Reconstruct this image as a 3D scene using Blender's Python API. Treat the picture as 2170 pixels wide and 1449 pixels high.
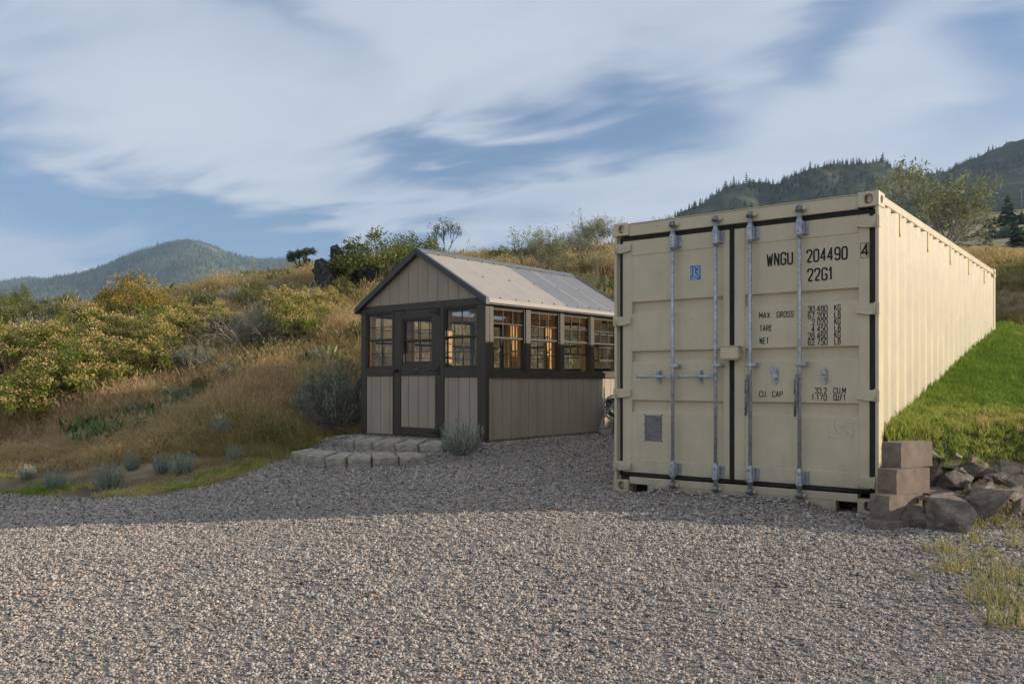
import bpy, bmesh, math, random
import numpy as np
from mathutils import Vector, Matrix

random.seed(7)
rng = np.random.default_rng(7)
for o in list(bpy.data.objects):
    bpy.data.objects.remove(o)
S = bpy.context.scene
COL = S.collection
R = math.radians

# ------------------------------------------------------------------ camera
F_PX, HOR, CAM_H = 1794.16, 808.06, 1.0645          # focal length, horizon row (2170 px wide), eye height
cam = bpy.data.cameras.new('camera')
cam.sensor_width = 36.0
cam.lens = 36.0 * F_PX / 2170.0
cam.shift_y = (HOR - 724.5) / 2170.0
cam.clip_start = 0.05
cam.clip_end = 20000
camo = bpy.data.objects.new('camera', cam)
COL.objects.link(camo)
camo.location = (0, 0, CAM_H)
camo.rotation_euler = (R(90), 0, 0)
S.camera = camo
S.render.resolution_x, S.render.resolution_y = 1024, 683

# ------------------------------------------------------------------ light
SUN_EL, SUN_AZ = R(16.3), R(92.9)                     # azimuth clockwise from +Y
SKY_STRENGTH, SUN_STRENGTH, EXPOSURE = 0.15, 2.4, 1.39
HAZE = 0.00016
sd = Vector((math.sin(SUN_AZ) * math.cos(SUN_EL), math.cos(SUN_AZ) * math.cos(SUN_EL), math.sin(SUN_EL)))
sl = bpy.data.lights.new('sun', 'SUN')
sl.energy = SUN_STRENGTH
sl.angle = R(0.6)
sl.color = (1.0, 0.875, 0.73)
suno = bpy.data.objects.new('sun', sl)
COL.objects.link(suno)
suno.rotation_euler = sd.to_track_quat('Z', 'Y').to_euler()
suno.location = (30, -2, 20)

W = bpy.data.worlds.new('World')
S.world = W
W.use_nodes = True
wn, wl = W.node_tree.nodes, W.node_tree.links
wn.clear()


def N(nodes, typ, **kw):
    n = nodes.new(typ)
    for k, v in kw.items():
        setattr(n, k, v)
    return n


def mth(nodes, links, op, a, b=None, clamp=False, c=None):
    n = nodes.new('ShaderNodeMath')
    n.operation = op
    n.use_clamp = clamp
    for i, v in enumerate((a, b, c)):
        if v is None:
            continue
        if isinstance(v, (int, float)):
            n.inputs[i].default_value = v
        else:
            links.new(v, n.inputs[i])
    return n.outputs[0]


def build_world():
    out = N(wn, 'ShaderNodeOutputWorld')
    bg = N(wn, 'ShaderNodeBackground')
    bg.inputs['Strength'].default_value = SKY_STRENGTH
    wl.new(bg.outputs[0], out.inputs[0])
    sky = N(wn, 'ShaderNodeTexSky', sky_type='NISHITA')
    sky.sun_disc = False
    sky.sun_elevation = SUN_EL
    sky.sun_rotation = SUN_AZ
    sky.altitude = 900
    sky.air_density, sky.dust_density, sky.ozone_density = 1.15, 0.6, 1.6
    tc = N(wn, 'ShaderNodeTexCoord')
    sep = N(wn, 'ShaderNodeSeparateXYZ')
    wl.new(tc.outputs['Generated'], sep.inputs[0])
    M = lambda op, a, b=None, clamp=False, c=None: mth(wn, wl, op, a, b, clamp, c)
    x, y, z = sep.outputs
    # look the clear sky up a little above the true direction: dry mountain air, no milky horizon
    hv = N(wn, 'ShaderNodeCombineXYZ')
    wl.new(x, hv.inputs[0])
    wl.new(y, hv.inputs[1])
    wl.new(mth(wn, wl, 'MULTIPLY_ADD', mth(wn, wl, 'ABSOLUTE', z), 0.8, c=0.14), hv.inputs[2])
    nv = N(wn, 'ShaderNodeVectorMath', operation='NORMALIZE')
    wl.new(hv.outputs[0], nv.inputs[0])
    wl.new(nv.outputs[0], sky.inputs['Vector'])
    # flat cloud layer seen from below: position on the layer = direction / height
    zz = M('ADD', M('MAXIMUM', z, 0.0), 0.16)
    cx, cy = M('DIVIDE', x, zz), M('DIVIDE', y, zz)

    def layer(rot, sx, sy, scale, detail, rough, dist, off):
        ca, sa = math.cos(rot), math.sin(rot)
        px = M('ADD', M('MULTIPLY', cx, ca * sx), M('MULTIPLY', cy, sa * sx))
        py = M('ADD', M('MULTIPLY', cx, -sa * sy), M('MULTIPLY', cy, ca * sy))
        cb = N(wn, 'ShaderNodeCombineXYZ')
        wl.new(px, cb.inputs[0])
        wl.new(py, cb.inputs[1])
        cb.inputs[2].default_value = off
        n = N(wn, 'ShaderNodeTexNoise')
        n.inputs['Scale'].default_value = scale
        n.inputs['Detail'].default_value = detail
        n.inputs['Roughness'].default_value = rough
        n.inputs['Distortion'].default_value = dist
        wl.new(cb.outputs[0], n.inputs['Vector'])
        return n.outputs[0]
    broad = layer(R(-32), 0.7, 1.3, 0.9, 5, 0.5, 0.4, 3.1)
    fine = layer(R(-28), 0.8, 1.7, 2.8, 6, 0.52, 0.5, 8.4)
    # banks of cloud and gaps, by azimuth and elevation of the sky dome
    az = M('ADD', M('ARCTAN2', x, y), M('MULTIPLY', M('SUBTRACT', broad, 0.5), 0.30))
    el = M('ADD', M('ARCSINE', z), M('MULTIPLY', M('SUBTRACT', fine, 0.5), 0.16))

    def blob(px, py, wx, wy, rot):
        a0 = math.atan2(px - 1085, F_PX)
        e0 = math.atan2((HOR - py), math.hypot(F_PX, px - 1085))
        da, de = M('SUBTRACT', az, a0), M('SUBTRACT', el, e0)
        c, s = math.cos(rot), math.sin(rot)
        p = M('MULTIPLY', M('ADD', M('MULTIPLY', da, c), M('MULTIPLY', de, s)), F_PX / wx)
        q = M('MULTIPLY', M('SUBTRACT', M('MULTIPLY', de, c), M('MULTIPLY', da, s)), F_PX / wy)
        d2 = M('ADD', M('MULTIPLY', p, p), M('MULTIPLY', q, q))
        return M('POWER', 2.718, M('MULTIPLY', d2, -1.0))
    cover = M('ADD', M('MULTIPLY', M('SUBTRACT', broad, 0.5), 0.9), M('MULTIPLY', M('SUBTRACT', fine, 0.5), 0.62))
    cover = M('ADD', cover, 0.78)
    for (px, py, wx, wy, rt, amp) in [
            (900, 170, 620, 150, R(-16), 0.16), (350, 250, 430, 110, R(-18), 0.35), (1230, 190, 150, 120, R(20), 0.14), (1560, 180, 130, 55, R(-22), 0.26), (1900, 170, 260, 110, R(12), 0.16), (1500, 390, 520, 60, R(4), 0.10),
            (1370, 240, 180, 80, R(8), -0.95), (1140, 320, 190, 52, R(10), -0.95), (930, 365, 190, 44, R(4), -0.80), (250, 440, 620, 84, R(-12), -1.05), (750, 505, 420, 40, R(-4), -0.50),
            (1800, 60, 190, 45, R(25), -0.75), (2130, 70, 90, 70, 0, -0.85), (560, 40, 260, 40, R(-20), -0.35), (20, 50, 110, 60, 0, -0.35), (2080, 230, 120, 60, R(20), -0.3)]:
        cover = M('ADD', cover, M('MULTIPLY', blob(px, py, wx, wy, rt), amp))
    mr = N(wn, 'ShaderNodeMapRange', interpolation_type='SMOOTHSTEP')
    mr.inputs['From Min'].default_value = -0.22
    mr.inputs['From Max'].default_value = 1.15
    mr.inputs['To Max'].default_value = 0.92
    wl.new(cover, mr.inputs['Value'])
    dens = mr.outputs[0]
    # thin cloud colour: cool grey body, paler crests
    cm = N(wn, 'ShaderNodeMixRGB')
    cm.inputs[1].default_value = (*CLOUD_LO, 1)
    cm.inputs[2].default_value = (*CLOUD_HI, 1)
    mr2 = N(wn, 'ShaderNodeMapRange')
    mr2.inputs['From Min'].default_value = 0.45
    mr2.inputs['From Max'].default_value = 1.25
    wl.new(cover, mr2.inputs['Value'])
    wl.new(mr2.outputs[0], cm.inputs[0])
    tint = N(wn, 'ShaderNodeMixRGB', blend_type='MULTIPLY')
    tint.inputs[0].default_value = 1
    tint.inputs[2].default_value = (*SKY_TINT, 1)
    wl.new(sky.outputs[0], tint.inputs[1])
    mx = N(wn, 'ShaderNodeMixRGB')
    wl.new(dens, mx.inputs[0])
    wl.new(tint.outputs[0], mx.inputs[1])
    wl.new(cm.outputs[0], mx.inputs[2])
    wl.new(mx.outputs[0], bg.inputs['Color'])


CLOUD_LO, CLOUD_HI = (1.44, 1.59, 1.88), (1.74, 1.87, 2.08)
SKY_TINT = (0.33, 0.35, 0.385)
build_world()

S.render.engine = 'CYCLES'
S.view_settings.view_transform = 'Standard'
S.view_settings.look = 'None'
S.view_settings.gamma = 1.0
S.view_settings.exposure = EXPOSURE
S.view_settings.use_curve_mapping = False
W.cycles.sampling_method = 'MANUAL'
W.cycles.sample_map_resolution = 512
S.cycles.use_adaptive_sampling = True
S.cycles.adaptive_threshold = 0.02
S.cycles.max_bounces = 6
S.cycles.diffuse_bounces = 3
S.cycles.transparent_max_bounces = 16
S.cycles.transmission_bounces = 8

# ------------------------------------------------------------------ helpers


def material(name, col, rough=0.7, metal=0.0, var=0.12, scale=8.0, bump=0.0, bscale=60.0, col2=None, spec=0.4, stretch=(1, 1, 1), detail=5.0):
    m = bpy.data.materials.new(name)
    m.use_nodes = True
    nt = m.node_tree
    b = nt.nodes['Principled BSDF']
    b.inputs['Roughness'].default_value = rough
    b.inputs['Metallic'].default_value = metal
    b.inputs['Specular IOR Level'].default_value = spec
    tc = N(nt.nodes, 'ShaderNodeTexCoord')
    mp = N(nt.nodes, 'ShaderNodeMapping')
    mp.inputs['Scale'].default_value = stretch
    nt.links.new(tc.outputs['Object'], mp.inputs[0])
    nz = N(nt.nodes, 'ShaderNodeTexNoise')
    nz.inputs['Scale'].default_value = scale
    nz.inputs['Detail'].default_value = detail
    nz.inputs['Roughness'].default_value = 0.6
    nt.links.new(mp.outputs[0], nz.inputs['Vector'])
    mx = N(nt.nodes, 'ShaderNodeMixRGB')
    c2 = col2 if col2 else tuple(max(0, c * (1 - 2 * var)) for c in col)
    mx.inputs[1].default_value = (*c2, 1)
    mx.inputs[2].default_value = (*[c * (1 + (var if not col2 else 0)) for c in col], 1)
    mr = N(nt.nodes, 'ShaderNodeMapRange')
    mr.inputs['From Min'].default_value = 0.3
    mr.inputs['From Max'].default_value = 0.7
    nt.links.new(nz.outputs[0], mr.inputs['Value'])
    nt.links.new(mr.outputs[0], mx.inputs[0])
    nt.links.new(mx.outputs[0], b.inputs['Base Color'])
    if bump:
        n2 = N(nt.nodes, 'ShaderNodeTexNoise')
        n2.inputs['Scale'].default_value = bscale
        n2.inputs['Detail'].default_value = 4
        nt.links.new(mp.outputs[0], n2.inputs['Vector'])
        bp = N(nt.nodes, 'ShaderNodeBump')
        bp.inputs['Strength'].default_value = bump
        bp.inputs['Distance'].default_value = 0.02
        nt.links.new(n2.outputs[0], bp.inputs['Height'])
        nt.links.new(bp.outputs[0], b.inputs['Normal'])
    return m


def ramp_mat(name, stops, attr='tint', atype='GEOMETRY', rough=0.8, transl=0.0, noise=0.0, interp='LINEAR', spec=0.2):
    """colour from a per-leaf / per-instance random number through a ramp"""
    m = bpy.data.materials.new(name)
    m.use_nodes = True
    nt = m.node_tree
    b = nt.nodes['Principled BSDF']
    b.inputs['Roughness'].default_value = rough
    b.inputs['Specular IOR Level'].default_value = spec
    at = N(nt.nodes, 'ShaderNodeAttribute', attribute_type=atype, attribute_name=attr)
    cr = N(nt.nodes, 'ShaderNodeValToRGB')
    cr.color_ramp.interpolation = interp
    e = cr.color_ramp.elements
    while len(e) < len(stops):
        e.new(0.5)
    for i, (p, c) in enumerate(stops):
        e[i].position = p
        e[i].color = (*c, 1)
    nt.links.new(at.outputs['Fac'], cr.inputs[0])
    colr = cr.outputs[0]
    if noise:
        tc = N(nt.nodes, 'ShaderNodeTexCoord')
        nz = N(nt.nodes, 'ShaderNodeTexNoise')
        nz.inputs['Scale'].default_value = noise
        nt.links.new(tc.outputs['Object'], nz.inputs['Vector'])
        mr = N(nt.nodes, 'ShaderNodeMapRange')
        mr.inputs['To Min'].default_value = 0.6
        mr.inputs['To Max'].default_value = 1.4
        nt.links.new(nz.outputs[0], mr.inputs['Value'])
        mm = N(nt.nodes, 'ShaderNodeMixRGB', blend_type='MULTIPLY')
        mm.inputs[0].default_value = 1
        nt.links.new(colr, mm.inputs[1])
        nt.links.new(mr.outputs[0], mm.inputs[2])
        colr = mm.outputs[0]
    nt.links.new(colr, b.inputs['Base Color'])
    if transl:
        tr = N(nt.nodes, 'ShaderNodeBsdfTranslucent')
        nt.links.new(colr, tr.inputs[0])
        ms = N(nt.nodes, 'ShaderNodeMixShader')
        ms.inputs[0].default_value = transl
        nt.links.new(b.outputs[0], ms.inputs[1])
        nt.links.new(tr.outputs[0], ms.inputs[2])
        nt.links.new(ms.outputs[0], nt.nodes['Material Output'].inputs[0])
    return m


def tag(o, label=None, cat=None, group=None, kind=None):
    if label:
        o['label'] = label
    if cat:
        o['category'] = cat
    if group:
        o['group'] = group
    if kind:
        o['kind'] = kind
    return o


def empty(name, loc, rz=0.0):
    o = bpy.data.objects.new(name, None)
    o.empty_display_size = 0.2
    COL.objects.link(o)
    o.location = loc
    o.rotation_euler = (0, 0, rz)
    return o


def linkmesh(name, me, parent=None):
    o = bpy.data.objects.new(name, me)
    COL.objects.link(o)
    if parent:
        o.parent = parent
    return o


class MB:
    """collects faces and links them as one mesh object"""

    def __init__(self):
        self.v, self.f, self.mi, self.sm = [], [], [], []

    def add(self, vs, fs, mi=0, smooth=False):
        o = len(self.v)
        self.v += [tuple(p) for p in vs]
        self.f += [tuple(i + o for i in f) for f in fs]
        self.mi += [mi] * len(fs)
        self.sm += [smooth] * len(fs)
        return self

    def box(self, x0, x1, y0, y1, z0, z1, c=0.0, mi=0):
        if c <= 0:
            vs = [(x, y, z) for x in (x0, x1) for y in (y0, y1) for z in (z0, z1)]
            fs = [(0, 1, 3, 2), (4, 6, 7, 5), (0, 4, 5, 1), (2, 3, 7, 6), (0, 2, 6, 4), (1, 5, 7, 3)]
            return self.add(vs, fs, mi)
        c = min(c, (x1 - x0) * .45, (y1 - y0) * .45, (z1 - z0) * .45)
        vs, ix = [], {}
        X, Y, Z = (x0, x1), (y0, y1), (z0, z1)
        sg = (1, -1)
        for i in (0, 1):
            for j in (0, 1):
                for k in (0, 1):
                    p = (X[i], Y[j], Z[k])
                    q = (X[i] + sg[i] * c, Y[j] + sg[j] * c, Z[k] + sg[k] * c)
                    for a, pt in (('x', (p[0], q[1], q[2])), ('y', (q[0], p[1], q[2])), ('z', (q[0], q[1], p[2]))):
                        ix[(i, j, k, a)] = len(vs)
                        vs.append(pt)
        g = lambda *k: ix[k]
        fs = []
        for i in (0, 1):
            fs.append((g(i, 0, 0, 'x'), g(i, 1, 0, 'x'), g(i, 1, 1, 'x'), g(i, 0, 1, 'x')))
            fs.append((g(0, i, 0, 'y'), g(1, i, 0, 'y'), g(1, i, 1, 'y'), g(0, i, 1, 'y')))
            fs.append((g(0, 0, i, 'z'), g(1, 0, i, 'z'), g(1, 1, i, 'z'), g(0, 1, i, 'z')))
        for i in (0, 1):
            for j in (0, 1):
                fs.append((g(i, j, 0, 'x'), g(i, j, 1, 'x'), g(i, j, 1, 'y'), g(i, j, 0, 'y')))
                fs.append((g(i, 0, j, 'x'), g(i, 1, j, 'x'), g(i, 1, j, 'z'), g(i, 0, j, 'z')))
                fs.append((g(0, i, j, 'y'), g(1, i, j, 'y'), g(1, i, j, 'z'), g(0, i, j, 'z')))
        for i in (0, 1):
            for j in (0, 1):
                for k in (0, 1):
                    fs.append((g(i, j, k, 'x'), g(i, j, k, 'y'), g(i, j, k, 'z')))
        return self.add(vs, fs, mi)

    def prism(self, poly, axis, a, b, mi=0):
        """polygon in the two other axes, extruded along axis from a to b"""
        n = len(poly)

        def pt(p, t):
            if axis == 'x':
                return (t, p[0], p[1])
            if axis == 'y':
                return (p[0], t, p[1])
            return (p[0], p[1], t)
        vs = [pt(p, a) for p in poly] + [pt(p, b) for p in poly]
        fs = [tuple(range(n)), tuple(range(2 * n - 1, n - 1, -1))]
        fs += [(i, (i + 1) % n, n + (i + 1) % n, n + i) for i in range(n)]
        return self.add(vs, fs, mi)

    def tube(self, pts, r, n=8, mi=0, cap=True, smooth=True):
        pts = [Vector(p) for p in pts]
        rs = r if isinstance(r, (list, tuple)) else [r] * len(pts)
        vs, fs = [], []
        up = None
        for i, p in enumerate(pts):
            d = (pts[min(i + 1, len(pts) - 1)] - pts[max(i - 1, 0)])
            if d.length < 1e-9:
                d = Vector((0, 0, 1))
            d.normalize()
            if up is None:
                up = d.orthogonal().normalized()
            else:
                up = (up - d * up.dot(d))
                up = up.normalized() if up.length > 1e-6 else d.orthogonal().normalized()
            w = d.cross(up)
            for k in range(n):
                t = 2 * math.pi * k / n
                vs.append(p + (up * math.cos(t) + w * math.sin(t)) * rs[i])
        for i in range(len(pts) - 1):
            for k in range(n):
                k2 = (k + 1) % n
                fs.append((i * n + k, i * n + k2, (i + 1) * n + k2, (i + 1) * n + k))
        self.add(vs, fs, mi, smooth)
        if cap:
            o = len(self.v) - len(vs)
            self.f += [tuple(o + k for k in range(n - 1, -1, -1)), tuple(o + (len(pts) - 1) * n + k for k in range(n))]
            self.mi += [mi, mi]
            self.sm += [False, False]
        return self

    def hole_plate(self, o, ex, ey, w, h, hw, hh, depth, inward, n=16, mi=0):
        """rectangular plate with an oval hole and the bore behind it"""
        o, ex, ey, inward = Vector(o), Vector(ex), Vector(ey), Vector(inward)
        c = o + ex * w / 2 + ey * h / 2
        outer, inner, back = [], [], []
        for k in range(n):
            t = 2 * math.pi * (k + .5) / n
            ca, sa = math.cos(t), math.sin(t)
            s = 1 / max(abs(ca), abs(sa))
            outer.append(c + ex * ca * s * w / 2 + ey * sa * s * h / 2)
            e = (abs(ca) ** 3 + abs(sa) ** 3) ** (-1 / 3)
            q = c + ex * ca * e * hw / 2 + ey * sa * e * hh / 2
            inner.append(q)
            back.append(q + inward * depth)
        # make outer exact at corners
        for sx in (-1, 1):
            for sy in (-1, 1):
                cr = c + ex * sx * w / 2 + ey * sy * h / 2
                j = min(range(n), key=lambda k: (outer[k] - cr).length)
                outer[j] = cr
        vs = outer + inner + back
        fs = []
        for k in range(n):
            k2 = (k + 1) % n
            fs.append((k, k2, n + k2, n + k))
            fs.append((n + k, n + k2, 2 * n + k2, 2 * n + k))
        fs.append(tuple(range(2 * n, 3 * n)))
        return self.add(vs, fs, mi)

    def mesh(self, name):
        me = bpy.data.meshes.new(name)
        me.from_pydata(self.v, [], self.f)
        me.polygons.foreach_set('material_index', self.mi)
        me.polygons.foreach_set('use_smooth', self.sm)
        bm = bmesh.new()
        bm.from_mesh(me)
        bmesh.ops.recalc_face_normals(bm, faces=bm.faces)
        bm.to_mesh(me)
        bm.free()
        me.update()
        return me

    def build(self, name, mat, parent=None):
        me = self.mesh(name)
        for m in (mat if isinstance(mat, (list, tuple)) else [mat]):
            me.materials.append(m)
        return linkmesh(name, me, parent)


def copy_tree(o, parent=None):
    c = o.copy()
    COL.objects.link(c)
    c.parent = parent
    for ch in o.children:
        copy_tree(ch, c)
    return c


def smooth01(t):
    t = np.clip(t, 0, 1)
    return t * t * (3 - 2 * t)


def P(px, py, d):
    return (((px - 1085) / F_PX) * d, d, CAM_H + (HOR - py) * d / F_PX)


# value noise used for terrain and scattering
_perm = np.random.default_rng(3).random((256, 256))


def vnoise(x, y):
    x, y = np.asarray(x, float), np.asarray(y, float)
    xi, yi = np.floor(x).astype(int), np.floor(y).astype(int)
    fx, fy = x - xi, y - yi
    fx, fy = fx * fx * (3 - 2 * fx), fy * fy * (3 - 2 * fy)
    g = lambda a, b: _perm[a % 256, b % 256]
    return (g(xi, yi) * (1 - fx) + g(xi + 1, yi) * fx) * (1 - fy) + (g(xi, yi + 1) * (1 - fx) + g(xi + 1, yi + 1) * fx) * fy


def fbm(x, y, s, oct=4):
    r, a, t = 0, 1.0, 0
    for k in range(oct):
        r = r + a * (vnoise(np.asarray(x) * s * 2 ** k + 17.3 * k, np.asarray(y) * s * 2 ** k + 9.1 * k) - .5)
        t += a
        a *= .5
    return r / t * 2


# ------------------------------------------------------------------ the site: container and greenhouse frames
CA, CX, CY = -0.6529965, 0.99437, 8.24551            # yaw and front-left corner
CW, CH, CL = 2.438, 2.591, 6.058
cu = (math.cos(CA), math.sin(CA))
cv = (-math.sin(CA), math.cos(CA))
GA, GX, GY, GW, GL = -0.694, -2.2246, 12.6697, 2.44, 3.58
GZ = 0.255
gu = (math.cos(GA), math.sin(GA))
gv = (-math.sin(GA), math.cos(GA))


def c_local(x, y):
    dx, dy = x - CX, y - CY
    return dx * cu[0] + dy * cu[1], dx * cv[0] + dy * cv[1]


def g_local(x, y):
    dx, dy = x - GX, y - GY
    return dx * gu[0] + dy * gu[1], dx * gv[0] + dy * gv[1]


def g_world(u, v):
    return GX + gu[0] * u + gv[0] * v, GY + gu[1] * u + gv[1] * v


def c_world(u, v):
    return CX + cu[0] * u + cv[0] * v, CY + cu[1] * u + cv[1] * v


ctrl = [(0, 3, -.09), (-3, 4, -.15), (3, 4, -.04), (0, 0, -.12), (-7, 0, -.25), (7, 0, 0), (-4.3, 7.1, -.18), (.24, 6.9, .01), (-2, 7, -.08), (1, 8.2, 0),
        (2.9, 6.6, -.01), (2, 7.2, -.01), (-6.4, 10.6, -.335), (-5.16, 9.9, -.29), (-3.45, 9.05, -.12), (-3.25, 10.7, -.02), (-3.0, 11.6, .06), (-1.9, 10.2, .02), (-.3, 10.95, .20), (-1.1, 10.35, .02), (-.75, 10.3, .05), (.5, 10.5, .11),
        (1.5, 10.5, .1), (2, 13.3, .24), (3, 12.5, .22), (4, 14.5, .35), (0, 9, .04), (-7, 6, -.32), (-10, 10, -.45), (-7.3, 12.0, -.1), (-2.7, 13.3, .3),
        (3.5, 5.6, .02), (4.4, 5.75, .07), (5.2, 5.5, .08), (6.5, 5.2, .12), (9, 5, .3), (4.3, 4.6, .08), (4, 3, -.02), (-13, 12.5, -.4), (-15, 0, -.5), (15, 0, .6), (0, -20, -.6), (-20, -20, -1), (20, -20, .5), (13, 8, 1.6)]
ctrl += [P(450, 912, 12.5), P(450, 822, 14.7), P(640, 798, 15), P(300, 858, 14.6), P(150, 892, 14.5), P(0, 925, 14.3), P(745, 785, 15.2), P(450, 705, 18), P(300, 780, 16.5), P(430, 608, 25), P(600, 580, 25), P(700, 570, 25), P(800, 560, 25.5), P(960, 545, 26.5),
         P(1060, 545, 27), P(1150, 545, 27), P(1300, 530, 28), P(1500, 525, 29), P(1700, 545, 30), P(0, 715, 21), P(200, 668, 22.5), P(-300, 740, 21), P(-200, 830, 15), P(150, 800, 16), P(1250, 640, 19.5), P(900, 705, 18.5), P(1200, 765, 16.9),
         P(1050, 790, 16.9), P(700, 700, 17), P(1350, 700, 17.5)]
for (x, y, z) in [P(0, 715, 21), P(430, 608, 25), P(700, 570, 25), P(960, 545, 26.5), P(1300, 530, 28), P(1700, 545, 30)]:
    for k, dz in ((1.35, -.3), (1.8, -.2), (2.6, 0.3)):
        ctrl.append((x * k, y * k, z + dz))
ctrl += [(3.6, 15.6, 1.2), (5.2, 15, 1.9), P(2120, 700, 12.8), P(2135, 600, 14.2), P(2150, 566, 15.2), P(1985, 545, 17.5), P(2200, 545, 18), P(2150, 552, 24), P(2000, 545, 26), P(2300, 548, 22), P(2500, 560, 16), (9.6, 13.1, 2.75), (11, 13.4, 3.3), (14, 13.6, 3.5), (11, 11, 1.9), (14, 11, 2.1), (20, 12, 3.0), (25, 20, 4.2), (25, 5, 2.8), (12, 17, 3.3), P(2200, 548, 34), P(1900, 545, 36), (6, 28, 5.1)]
_C = np.array(ctrl, float)


def _tps(r2):
    return np.where(r2 > 1e-9, r2 * np.log(np.maximum(r2, 1e-9)) * .5, 0)


_n = len(_C)
_K = _tps(((_C[:, None, :2] - _C[None, :, :2]) ** 2).sum(-1)) + np.eye(_n) * 0.15
_Pm = np.c_[np.ones(_n), _C[:, :2]]
_A = np.zeros((_n + 3, _n + 3))
_A[:_n, :_n] = _K
_A[:_n, _n:] = _Pm
_A[_n:, :_n] = _Pm.T
_w = np.linalg.solve(_A, np.r_[_C[:, 2], 0, 0, 0])


def lawn_mask(x, y):
    a, b = c_local(x, y)
    ye = np.interp(x, [-5, 2.6, 3.05, 3.6, 4.2, 6, 9, 30], [30, 8.6, 6.72, 6.85, 7.0, 6.8, 6.4, 5.0])
    front = smooth01((y - ye + .28) / .56)
    m = smooth01((a - 1.5) / .7) * front
    back = smooth01((8.0 - b) / 1.5)
    return m * back


def terrain(x, y):
    x, y = np.asarray(x, float), np.asarray(y, float)
    shp = x.shape
    xf, yf = x.ravel(), y.ravel()
    r = np.hypot(xf, yf - 8)
    xc, yc = xf * np.minimum(1, 70 / np.maximum(r, 1e-6)), (yf - 8) * np.minimum(1, 70 / np.maximum(r, 1e-6)) + 8
    z = np.zeros_like(xf)
    for s in range(0, len(xf), 20000):
        e = slice(s, s + 20000)
        d2 = (xc[e, None] - _C[None, :, 0]) ** 2 + (yc[e, None] - _C[None, :, 1]) ** 2
        z[e] = _tps(d2) @ _w[:_n] + _w[_n] + _w[_n + 1] * xc[e] + _w[_n + 2] * yc[e]
    # far country: gently rising away from the site
    az = np.arctan2(xf, np.maximum(yf, 1e-3))
    sl_ = np.interp(az, [-1.2, -.55, -.3, 0, .35, .5, .62, .9, 1.3], [.02, .078, .085, .09, .110, .126, .128, .09, .02])
    d = np.hypot(xf, yf)
    sl_ = sl_ + np.interp(az, [.2, .42, .8, 1.2], [0, .045, .045, 0]) * smooth01((d - 30) / 330)
    far = np.where(yf > 0, 1.0 + sl_ * np.minimum(d, 420) + fbm(xf, yf, .011, 4) * np.clip(d / 130, 0, 3), -1.0)
    t = smooth01((r - 34) / 22)
    z = z * (1 - t) + far * t
    # lawn terrace beside the container
    a, b = c_local(xf, yf)
    lawn = .60 + .187 * b - .13 * np.minimum(a - CW, 1.5) - .25 * np.exp(-np.maximum(b - .25 * (a - CW), 0) ** 2 / .5) * smooth01((a - CW) / 1.0)
    m = lawn_mask(xf, yf)
    z = z * (1 - m) + lawn * m
    # level pad cut for the greenhouse, and gravel treads of the two curved steps
    gu_, gv_ = g_local(xf, yf)
    ox = np.maximum(np.maximum(-.12 - gu_, gu_ - GW - .12), 0)
    oy = np.maximum(np.maximum(-.32 - gv_, gv_ - GL - .12), 0)
    pd = np.hypot(ox, oy)
    pm = 1 - smooth01(pd / .45)
    z = z * (1 - pm) + GZ * pm
    st = step_level(xf, yf)
    z = np.maximum(z, np.where(st > -5, st, z))
    # loose gravel: ruts and little mounds
    near = smooth01((14 - r) / 6)
    z = z + near * (.016 * fbm(xf, yf, .9, 3) + .006 * fbm(xf + 50, yf, 3.1, 2)) * (1 - m)
    fm = np.exp(-((b + .07) / .13) ** 2) * smooth01((a - .25) / .3) * smooth01((2.15 - a) / .35)
    z = z + .062 * fm * (0.75 + .5 * vnoise(a * 2.1, a * 0 + 4.2))
    hill = smooth01((r - 5) / 8) * (1 - m) * (1 - pm)
    z = z + hill * .06 * fbm(xf, yf, .33, 4) * gravel_out(xf, yf)
    # pits inside the footprints so no soil pokes through the floors
    ci = smooth01((a - .15) / .2) * smooth01((CW - .15 - a) / .2) * smooth01((b - .3) / .2) * smooth01((CL - .3 - b) / .2)
    z = z * (1 - ci) + np.minimum(z, -.1) * ci
    gi = smooth01((gu_ - .1) / .1) * smooth01((GW - .1 - gu_) / .1) * smooth01((gv_ - .1) / .1) * smooth01((GL - .1 - gv_) / .1)
    z = z - .08 * gi
    return z.reshape(shp)


def gravel_out(x, y):
    """0 on the gravel, 1 on planted ground (left hill, lawn, soil)"""
    x, y = np.asarray(x, float), np.asarray(y, float)
    # left hillside: a point is off the gravel when above the edge polyline (x < -2.4)
    yy = np.interp(x, np.array([-40, -12, -8, -6.4, -5.16, -4.3, -3.75, -3.45, -3.2, -3.02, -2.75, -2.45]), np.array([16, 12, 11.2, 10.6, 9.9, 9.35, 9.05, 9.25, 10.3, 11.5, 12.6, 13.4]))
    left = smooth01((y - yy + .12 * fbm(x, y, 2.3, 3)) / .25 + .5) * (x < -2.3)
    gu_, gv_ = g_local(x, y)
    behind = smooth01((gv_ - GL - .25) / .5) * smooth01((x + 3.2) / .5)
    leftg = smooth01((-.12 - gu_) / .3) * smooth01((gv_ + .15) / .4)
    a, b = c_local(x, y)
    bk = smooth01((b - CL - .6) / 1.0)
    return np.maximum.reduce([left, behind, leftg, bk, lawn_mask(x, y)])


LOWER = [(-2.90, 11.22), (-2.74, 10.92), (-2.57, 10.64), (-2.29, 10.39), (-2.0, 10.25), (-1.70, 10.26), (-1.39, 10.38), (-1.06, 10.56)]
UPPER = [(-2.34, 11.78), (-2.15, 11.58), (-1.86, 11.35), (-1.53, 11.10), (-1.20, 10.92), (-.86, 10.76)]


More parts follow.
